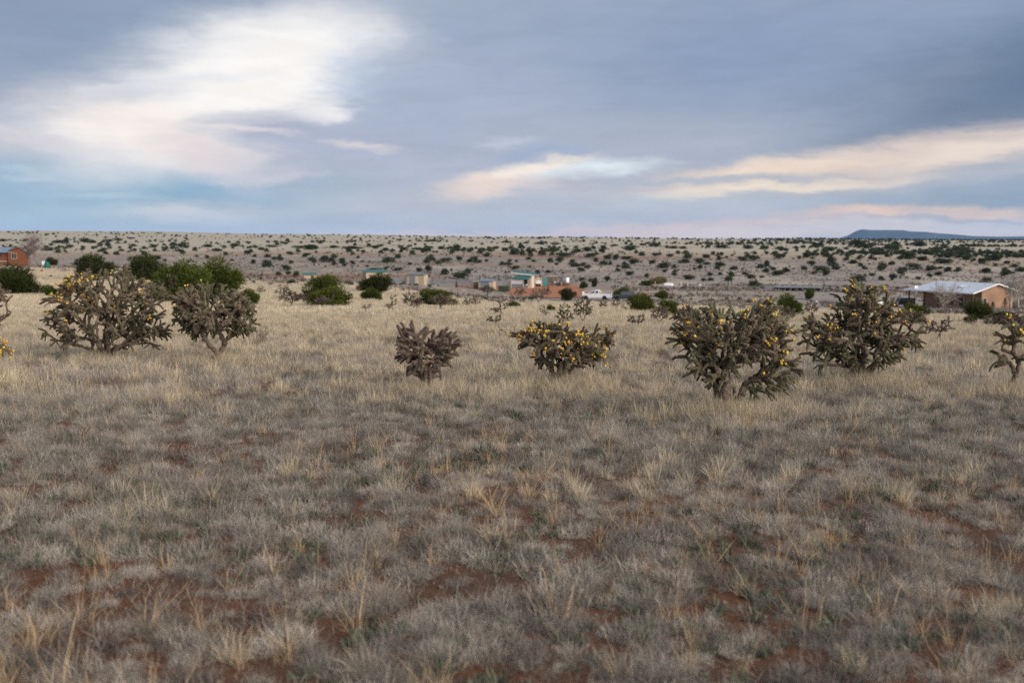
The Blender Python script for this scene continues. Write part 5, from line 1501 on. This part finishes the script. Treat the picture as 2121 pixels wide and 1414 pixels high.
# small gabled shed, cart, teal door, lattice, barrels, tank
o, s = thing('shed', 'little cream gabled shed right of the teal-roofed shed', 'shed', 1115.5, 300)
MB().prism([(-1.05, -.2), (1.05, -.2), (1.05, 2.0), (0, 2.65), (-1.05, 2.0)], 0, 2.4).build('wall', M_CREAM, o)
MB().prism([(-1.2, 1.95), (0, 2.72), (1.2, 1.95), (1.2, 2.07), (0, 2.84), (-1.2, 2.07)], -.12, 2.5).build('roof', M_TAN, o)
for x in (-.55, .35): MB().box(x, x+.3, -.04, -.002, 1.75, 1.9).build('vent', M_DARK, o)
MB().box(-.7, .7, -.05, -.003, .0, 1.6).build('door', M_WHITE, o)
o, s = thing('cart', 'black low cart parked before the little cream gabled shed', 'cart', 1115, 292)
MB().prism([(-.75, .35), (.65, .35), (.85, .9), (-.95, .9)], 0, .9).build('tray', M_BLACK, o)
wm = MB().lathe([(.1, -.06), (.28, -.06), (.28, .06), (.1, .06)], 12, axis='Y').mesh('wheel', M_TIRE)
for x in (-.5, .45):
    c = link('wheel', wm, o); c.location = (x, -.1, .28)
o, s = thing('door', 'freestanding bright teal door with a red heart', 'door', 1129.5, 300)
MB().box(-.65, .65, 0, .12, 0, 2.35).build('panel', M_TEALP, o); MB().box(-.78, -.65, -.02, .14, 0, 2.45).box(.65, .78, -.02, .14, 0, 2.45).build('frame', M_WOODP, o)
ht = [(0, -.42), (.34, -.05), (.38, .18), (.22, .32), (.07, .28), (0, .16), (-.07, .28), (-.22, .32), (-.38, .18), (-.34, -.05)]
MB().prism([(x*.8, 1.72+z*.8) for x, z in ht], -.05, -.004).build('heart', M_RED, o)
o, s = thing('arbor', 'weathered wooden lattice arbor with white top beam beside the teal door', 'arbor', 1144, 301)
for x in (-1.3, 0, 1.2):
    MB().box(x-.07, x+.07, 0, .14, 0, 2.9).build('post', M_WOODP, o)
pm = MB().box(-1.3, 1.25, .16, .2, 0, .13).mesh('slat', M_WOODP)
for k in range(14):
    c = link('slat', pm, o); c.location = (0, 0, .1+k*.19)
MB().box(-1.6, 1.5, -.1, .5, 2.9, 3.05).build('beam', M_CREAM, o)
o, s = thing('basin', 'white enamel basin hanging on the lattice arbor', 'basin', 1149.5, 299.5); MB().lathe([(.1, 0), (.3, .06), (.34, .12)], 12, (0, 0, 1.3), 'Z').build('bowl', M_WHITE, o, True); MB().box(-.3, .3, -.1, .1, 1.05, 1.32).build('bracket', M_WHITE, o)
for k, (x, lb) in enumerate(((1155, 'left black barrel between the lattice arbor and the silver tank'), (1159.5, 'right black barrel between the lattice arbor and the silver tank'))):
    o, s = thing('barrel', lb, 'barrel', x, 299, 0, 'black barrels'); MB().lathe([(.27, 0), (.31, .1), (.31, .8), (.27, .92)], 12).build('body', M_BLACK, o, True); MB().lathe([(.32, .45), (.32, .5)], 12).build('hoop', M_DARK, o)
o, s = thing('water_tank', 'silver corrugated steel water tank at the edge of the red yard', 'tank', 1173, 300)
MB().lathe([(1.16, .15), (1.16, 2.4), (1.1, 2.46), (.3, 2.62)], 28).build('shell', M_SILVER, o, True); MB().lathe([(1.2, -.2), (1.2, .15)], 24).build('base', M_DARK, o); MB().lathe([(.25, 2.6), (.25, 2.72)], 12).build('hatch', M_STEEL, o)
# ------------------------------------------------------------------ vehicles
def wheel_set(o, xs, yw, r, w=.24):
    t = MB().lathe([(r*.55, -w/2), (r*.92, -w/2), (r, -w/3), (r, w/3), (r*.92, w/2), (r*.55, w/2)], 18, axis='Y').mesh('tyre', M_TIRE, False)
    m = MB().lathe([(r*.15, -w*.45), (r*.56, -w*.38), (r*.56, w*.38), (r*.15, w*.45)], 14, axis='Y').mesh('rim', M_RIM)
    for x in xs:
        for y_ in (-yw, yw):
            e = link('wheel', t, o); e.location = (x, y_, r); link('rim', m, e)
def arch(x0, x1, xw, r, zb, n=7):
    """lower edge of a body side from x0 to x1 with wheel arches at xw"""
    pts = [(x0, zb)]
    for c in xw:
        pts += [(c+r*math.cos(math.pi-math.pi*k/n), zb-.02+r*math.sin(math.pi*k/n)) for k in range(n+1)]
    return pts+[(x1, zb)]
M_TRW = mat('white_car_paint', (.80, .81, .83), .25, var=.03, scale=2, spec=.5)
o, s = thing('pickup_truck', 'white extended-cab pickup parked on the gravel track', 'truck', 1236, 192, -.14)
lo_ = arch(-2.9, 2.9, (-1.95, 1.65), .46, .5)
body = lo_+[(2.92, 1.15), (2.9, 1.28), (.62, 1.28), (.55, 1.30), (-1.15, 1.28), (-2.55, 1.18), (-2.85, 1.02), (-2.93, .75)]
MB().prism(body, -.95, .95).build('body', M_TRW, o)
MB().prism([(-1.2, 1.28), (-.55, 1.84), (-.35, 1.92), (.45, 1.92), (.6, 1.84), (.66, 1.28)], -.82, .82).build('cab', M_TRW, o)
for sgn in (-1, 1):
    a, b = sorted((sgn*.826, sgn*.80))
    MB().prism([(-.98, 1.33), (-.45, 1.80), (-.30, 1.80), (-.22, 1.33)], a, b).build('window', M_GLASS, o)
    MB().prism([(-.08, 1.33), (-.08, 1.80), (.40, 1.80), (.46, 1.33)], a, b).build('window', M_GLASS, o)
    a, b = sorted((sgn*.955, sgn*.99)); MB().box(-.2, -.05, a, b, 1.05, 1.1).build('door_handle', M_DARK, o)
    a, b = sorted((sgn*.96, sgn*1.13)); MB().box(-.92, -.78, a, b, 1.3, 1.5).build('mirror', M_DARK, o)
    a, b = sorted((sgn*.70, sgn*.955)); MB().box(2.86, 2.945, a, b, .85, 1.18).build('tail_light', M_MAROON, o)
    MB().box(-2.95, -2.82, a, b, .82, 1.0).build('headlight', M_GLASS, o)
MB().box(.78, 2.78, -.8, .8, 1.2, 1.285).build('bed_floor', M_DARK, o)
MB().box(-3.02, -2.86, -.95, .95, .42, .66).build('front_bumper', M_STEEL, o); MB().box(2.9, 3.05, -.92, .92, .45, .62).build('rear_bumper', M_STEEL, o)
MB().box(.75, .85, -.7, .7, 1.3, 1.78).box(.85, 1.25, -.6, -.5, 1.5, 1.62).build('cab_rack', mat('yellow_paint', (.7, .55, .2), .6), o)
MB().box(-.4, 2.6, -.86, .86, .42, .5).build('chassis', M_DARK, o)
wheel_set(o, (-1.95, 1.65), .86, .40)
M_JEEP = mat('dark_green_paint', (.045, .06, .065), .4, var=.1, spec=.4)
def boxy(label, X, d, rot, paint, name='parked_car', glass=M_GLASS, hw=.85, canvas=None, L=2.0, cat='car'):
    o, s = thing(name, label, cat, X, d, rot)
    MB().prism(arch(-L, L, (-L*.62, L*.60), .44, .5)+[(L, 1.05), (-.55, 1.08), (-L*.95, 1.02), (-L-.03, .8)], -hw, hw).build('body', paint, o)
    MB().prism([(-.7, 1.06), (-.35, 1.72), (L*.93, 1.72), (L*.98, 1.04)], -hw*.93, hw*.93).build('cabin', canvas or paint, o)
    for sgn in (-1, 1):
        a, b = sorted((sgn*hw*.935, sgn*hw*.955))
        for x0, x1 in ((-.42, .38), (.48, L*.88)):
            MB().prism([(x0, 1.14), (x0+(.22 if x0 < 0 else 0), 1.62), (x1, 1.62), (x1, 1.14)], a, b).build('window', glass, o)
        a, b = sorted((sgn*hw*.55, sgn*hw*.85)); MB().box(-L-.05, -L+.03, a, b, .78, .96).build('headlight', M_WHITE, o)
    MB().box(-L-.12, -L, -hw*.95, hw*.95, .45, .62).build('bumper', M_BLACK, o)
    wheel_set(o, (-L*.62, L*.60), hw*.9, .39)
    return o
boxy('dark green boxy off-roader half hidden behind the ribbed juniper', 1293, 186, -.15, M_JEEP, 'off_roader', canvas=mat('canvas_top', (.10, .10, .11), .95), glass=mat('dull_window', (.12, .15, .18), .3))
boxy('black car parked left of the long low house', 1869, 180, .5, mat('black_car_paint', (.012, .014, .018), .2, spec=.6), L=2.3)
# post with white box by the pickup
o, s = thing('mailbox', 'white box on a post at the nose of the white pickup', 'mailbox', 1205, 189)
MB().box(-.05, .05, 0, .1, -.2, 1.6).build('post', M_WOODP, o); MB().box(.12, .55, -.1, .15, 1.15, 1.7).build('box', M_WHITE, o); MB().box(-.05, .2, 0, .08, 1.3, 1.38).build('arm', M_WOODP, o)
# propane tanks
def propane(label, X, d, L, r, row=None):
    o, s = thing('propane_tank', label, 'tank', X, d, 0, 'white propane tanks', row)
    n = 6; pr = [(max(.02, r*math.sin(math.pi/2*k/n)), -L/2+r-r*math.cos(math.pi/2*k/n)) for k in range(n+1)]
    pr = pr+[(a, -b) for a, b in reversed(pr)]
    MB().lathe(pr, 18, (0, 0, r+.35), 'X').build('vessel', M_WHITE, o, True)
    sm = MB().box(-.12, .12, -r*.8, r*.8, -.2, .5).mesh('saddle', M_GREYP)
    for x in (-L*.3, L*.3):
        c = link('saddle', sm, o); c.location = (x, 0, 0)
    MB().lathe([(.16, 2*r+.3), (.16, 2*r+.5)], 10).build('valve_dome', M_WHITE, o)
propane('white propane tank beside the gold-green bush', 1384.5, 292, 2.9, .5)
propane('white propane tank half hidden by the tall rambling cholla', 1818, 168, 1.9, .42)
for X, d, lb in ((1328, 318, 'leftmost tiny pale boulder on the berm near the gold-green bush'), (1338, 318, 'tiny pale boulder next to the leftmost one near the gold-green bush'), (1392, 316, 'tiny pale boulder just above the propane tank'), (1449, 312, 'tiny pale boulder on the berm right of the propane tank')):
    o, s = thing('boulder', lb, 'boulder', X, d, 0, 'pale boulders on the berm')
    mb = MB().lathe([(.2, -.1), (.45, .05), (.5, .25), (.35, .5), (.12, .6)], 9); mb.v = [(x*1.2, y_, z+.08*math.sin(5*x)) for x, y_, z in mb.v]; mb.build('stone', M_CREAM, o, True)
for X, d, h_, lb, m in ((1411, 314, 1.3, 'short white post on the berm right of the propane tank', M_WHITE), (1425, 313, 1.2, 'white post second right of the propane tank', M_WHITE), (1460, 310, 1.2, 'pale wooden post on the berm', M_CREAM), (1512, 306, 1.8, 'thick pale wooden post left of a cluster of junipers', M_CREAM), (1519, 306, 3.2, 'tall thin grey pole beside the thick wooden post', M_STEEL), (1357, 318, 1.2, 'slim post before the gold-green bush', M_CREAM), (1578, 192, 1.3, 'dark fence post behind the largest cholla', M_WOODP), (1588, 192, 1.3, 'grey fence post right of the dark one behind the largest cholla', M_WOODP)):
    o, s = thing('post', lb, 'post', X, d, 0, 'posts beyond the field'); MB().tube([(0, 0, -.3), (0, 0, h_)], [.09, .08], 7).build('shaft', m, o); MB().lathe([(.1, h_), (.07, h_+.08)], 7).build('cap', m, o)
# long low roof (carport) and grey box
o, s = thing('long_shelter', 'long low open shelter with pale metal roof beyond the driveway', 'shelter', 1651, 268)
Lh = 51*s
MB().prism([(-Lh, .95), (-Lh+.8, 1.28), (Lh-.8, 1.28), (Lh, .95), (Lh-.1, .90), (-Lh+.1, .90)], 0, 3.2).build('roof', ribbed('shelter_roof', (.30, .33, .37), 0, 14, .5, .3), o)
MB().box(-Lh+.6, Lh-.4, 1.2, 3, 0, .9).build('roof_shade_block', M_DARK, o)  # dark block painted in for the shade below the roof
pm = MB().box(-.05, .05, 0, .1, -.2, .92).mesh('post', M_STEEL)
for k in range(9):
    c = link('post', pm, o); c.location = (-Lh+.6+k*(2*Lh-1.0)/8, .05, 0)
o, s = thing('cabinet', 'small grey metal cabinet left of the long low shelter', 'cabinet', 1590.5, 268); MB().box(-.75, .75, 0, .8, -.1, 1.35).build('body', M_STEEL, o); MB().box(-.68, -.02, -.05, -.002, .05, 1.25).build('door', M_GREYP, o); MB().box(.04, .68, -.05, -.002, .05, 1.25).build('door', M_GREYP, o)
# half-buried white tyre
o, s = thing('half_tyre', 'half-buried white painted tyre arch on the gravel driveway', 'tyre', 1692.5, 170)
MB().tube([(.30*math.cos(math.pi*k/12), 0, .40*math.sin(math.pi*k/12)) for k in range(13)], .10, 8).build('ring', M_WHITE, o, True); MB().tube([(.40*math.cos(math.pi*k/12), 0, .51*math.sin(math.pi*k/12)) for k in range(13)], .02, 6).build('tread', M_WHITE, o)
# ------------------------------------------------------------------ long low house on the right
p0 = at(2021, 160); G = Vector((.907, .42, 0)); 
o = empty('house', p0, math.atan2(G.y, G.x)); tag(o, 'long low adobe-coloured house with pale metal roof and porch', 'house')
Zg, E, RZ = -.6, 3.35, 4.45
LH, LT, RX = 12.4, 15.6, 5.4
MB().prism([(2.2, Zg), (9.4, Zg), (9.4, E-.02), (RX, RZ-.12), (2.2, E+.28)], .45, LH).build('wall', M_ADOBE, o)
def slab(pts, th): 
    n = len(pts); return MB().add(pts+[(x, y_, z+th) for x, y_, z in pts], [tuple(range(n))[::-1], tuple(range(n, 2*n))]+[(i, (i+1) % n, n+(i+1) % n, n+i) for i in range(n)])
r1 = slab([(-.3, 0, E-.35), (RX, 0, RZ), (RX, LH+.3, RZ), (-.3, LH+.3, E-.35)], .10).build('roof', M_ROOFM, o)
slab([(RX, 0, RZ-.001), (10, 0, E-.15), (10, LH+.3, E-.15), (RX, LH+.3, RZ-.001)], .098).build('roof', M_ROOFM, o)
slab([(-.3, LH+.31, E-.36), (RX, LH+.31, RZ-.02), (3.5, LT, E-.2), (-.1, LT, E-.55)], .09).build('carport_roof', M_ROOFM, o)
MB().bar((-.32, -.03, E-.30), (RX, -.03, RZ+.05), .06, .2).bar((RX, -.03, RZ+.05), (10.02, -.03, E-.1), .06, .2).build('bargeboard', M_WHITE, o)
MB().box(-.36, -.30, 0, LH+.3, E-.42, E-.24).build('gutter', M_WHITE, o)
for y_ in (.35, 3.6, 7.0, 10.2, 13.5):
    MB().box(0, .18, y_-.1, y_+.1, Zg, E-.33).build('porch_post', M_BROWN, o)
MB().box(.0, 2.19, .1, LH, Zg, -.05).build('porch_floor', M_DRIVE, o)
for y0, y1, z0, z1, m, nm in ((1.5, 2.6, .9, 2.2, M_GLASS, 'window'), (3.9, 4.9, .0, 2.1, M_DARK, 'door'), (5.6, 6.8, .9, 2.1, M_GLASS, 'window'), (8.4, 9.4, .0, 2.1, M_BROWN, 'door')):
    w = MB().box(2.12, 2.21, y0, y1, z0, z1).build(nm, m, o)
    MB().box(2.08, 2.18, y0-.08, y0, z0, z1+.08).box(2.08, 2.18, y1, y1+.08, z0, z1+.08).box(2.08, 2.18, y0, y1, z1, z1+.08).build('frame', M_CREAM, w)
w = MB().box(2.5, 3.2, .40, .46, 1.0, 2.2).build('window', M_GLASS, o); MB().box(2.42, 2.5, .36, .44, .92, 2.28).box(3.2, 3.28, .36, .44, .92, 2.28).box(2.5, 3.2, .36, .44, 2.2, 2.28).build('frame', M_CREAM, w)
MB().lathe([(.13, 0), (.13, .5), (.2, .52), (.2, .66), (.05, .75)], 10, (7.2, 1.6, RZ-.55)).build('chimney', M_BLACK, o)
MB().box(7.4, 8.2, .6, 1.2, RZ-.75, RZ-.3).build('roof_vent', M_WHITE, o)
rr_ = lambda x: E-.25+(RZ-E+.35)*(x+.3)/(RX+.3)
for x, y_ in ((2.6, 3.2), (4.0, 1.4), (3.4, 9.3)):
    MB().lathe([(.07, 0), (.07, .4)], 8, (x, y_, rr_(x)-.05)).build('vent_pipe', M_STEEL, o)
slab([(2.2, 4.4, rr_(2.2)+.08), (3.3, 4.4, rr_(3.3)+.08), (3.3, 5.3, rr_(3.3)+.08), (2.2, 5.3, rr_(2.2)+.08)], .08).build('skylight', M_WHITE, o)
MB().lathe([(.025, 0), (.02, 2.2)], 6, (RX, 7.5, RZ+.05)).build('antenna', M_STEEL, o)
o2 = MB().box(-.35, .35, -.3, .3, 0, .7).build('cooler', M_WHITE, o); o2.location = (.8, LT-2.6, E-.3)
for k, (gx, gy, lb) in enumerate(((1.2, 11.2, 'pale bin under the carport of the long low house'),)):
    q = p0+G*gx+Vector((-.42, .907, 0))*gy; b = empty('rubbish_bin', (q.x, q.y, hz(q.x, q.y))); tag(b, lb, 'bin')
    MB().lathe([(.26, 0), (.32, 1.0)], 12).build('body', M_STEEL, b, True); MB().lathe([(.35, 1.0), (.3, 1.1), (.05, 1.14)], 12).build('lid', M_DARK, b, True)
q = p0+G*1.3+Vector((-.42, .907, 0))*2.0
b = empty('porch_bench', (q.x, q.y, p0.z-.05), math.atan2(G.y, G.x)); tag(b, 'dark bench on the porch of the long low house', 'bench')
MB().box(-.25, .25, -.7, .7, .4, .47).build('seat', M_BROWN, b); MB().box(.2, .27, -.7, .7, .47, .95).build('backrest', M_BROWN, b)
for yy in (-.6, .6): MB().box(-.22, .22, yy-.04, yy+.04, 0, .4).build('leg', M_BROWN, b)
# dark brush hedge below the house gable
for k, (X, d, w_, h_, lb) in enumerate(((2052, 152, 34, 14, 'dry purplish bush row, part below the house gable corner'), (2082, 153, 40, 16, 'dry purplish bush row, middle part below the little spruces'), (2114, 154, 40, 18, 'dry purplish bush row, part at the far right edge'), (1985, 118, 46, 20, 'dry brown brush clump on the slope below the house porch'), (1958, 122, 36, 16, 'smaller dry brown brush clump below the bare porch tree'), (1712, 140, 36, 18, 'dry brown brush at the near edge of the driveway'))):
    g = at(X, d); s = g.y/F; rng = np.random.default_rng(k+70)
    o = empty('brush_clump', g); tag(o, lb, 'bush', 'dry brush near the house')
    tw, st_ = MB(), MB()
    for i in range(70):
        x = rng.normal(0, w_*s*.28); yy = rng.normal(0, .5); hh = h_*s*rng.uniform(.5, 1.05); a = rng.normal(0, .35, 2)
        (st_ if i % 10 == 0 else tw).tube([(x, yy, 0), (x+a[0]*hh*.5, yy+a[1]*hh*.5, hh*.6), (x+a[0]*hh, yy+a[1]*hh, hh)], [.02, .014, .005], 3, False)
        for j in range(3): tw.tube([(x+a[0]*hh*.5, yy+a[1]*hh*.5, hh*.6), (x+rng.normal(0, .25), yy+rng.normal(0, .25), hh*rng.uniform(.6, 1))], [.01, .004], 3, False)
    st_.build('stem', M_TWIG, o); tw.build('twigs', M_BTW, o)
# ------------------------------------------------------------------ air: even thin haze over the whole plain
def haze():
    mb = MB().box(-16000, 16000, -7500, 19000, -420, 220)
    m = bpy.data.materials.new('haze_air'); m.use_nodes = True
    n, l = m.node_tree.nodes, m.node_tree.links
    n.clear()
    out = n.new('ShaderNodeOutputMaterial'); v = n.new('ShaderNodeVolumePrincipled')
    v.inputs['Color'].default_value = (.36, .62, 1.0, 1)
    v.inputs['Density'].default_value = 2.6e-5
    v.inputs['Anisotropy'].default_value = 0.0
    l.new(v.outputs[0], out.inputs['Volume'])
    tag(mb.build('haze', m), 'thin bluish air haze over the plain', None, None, 'stuff')
haze()
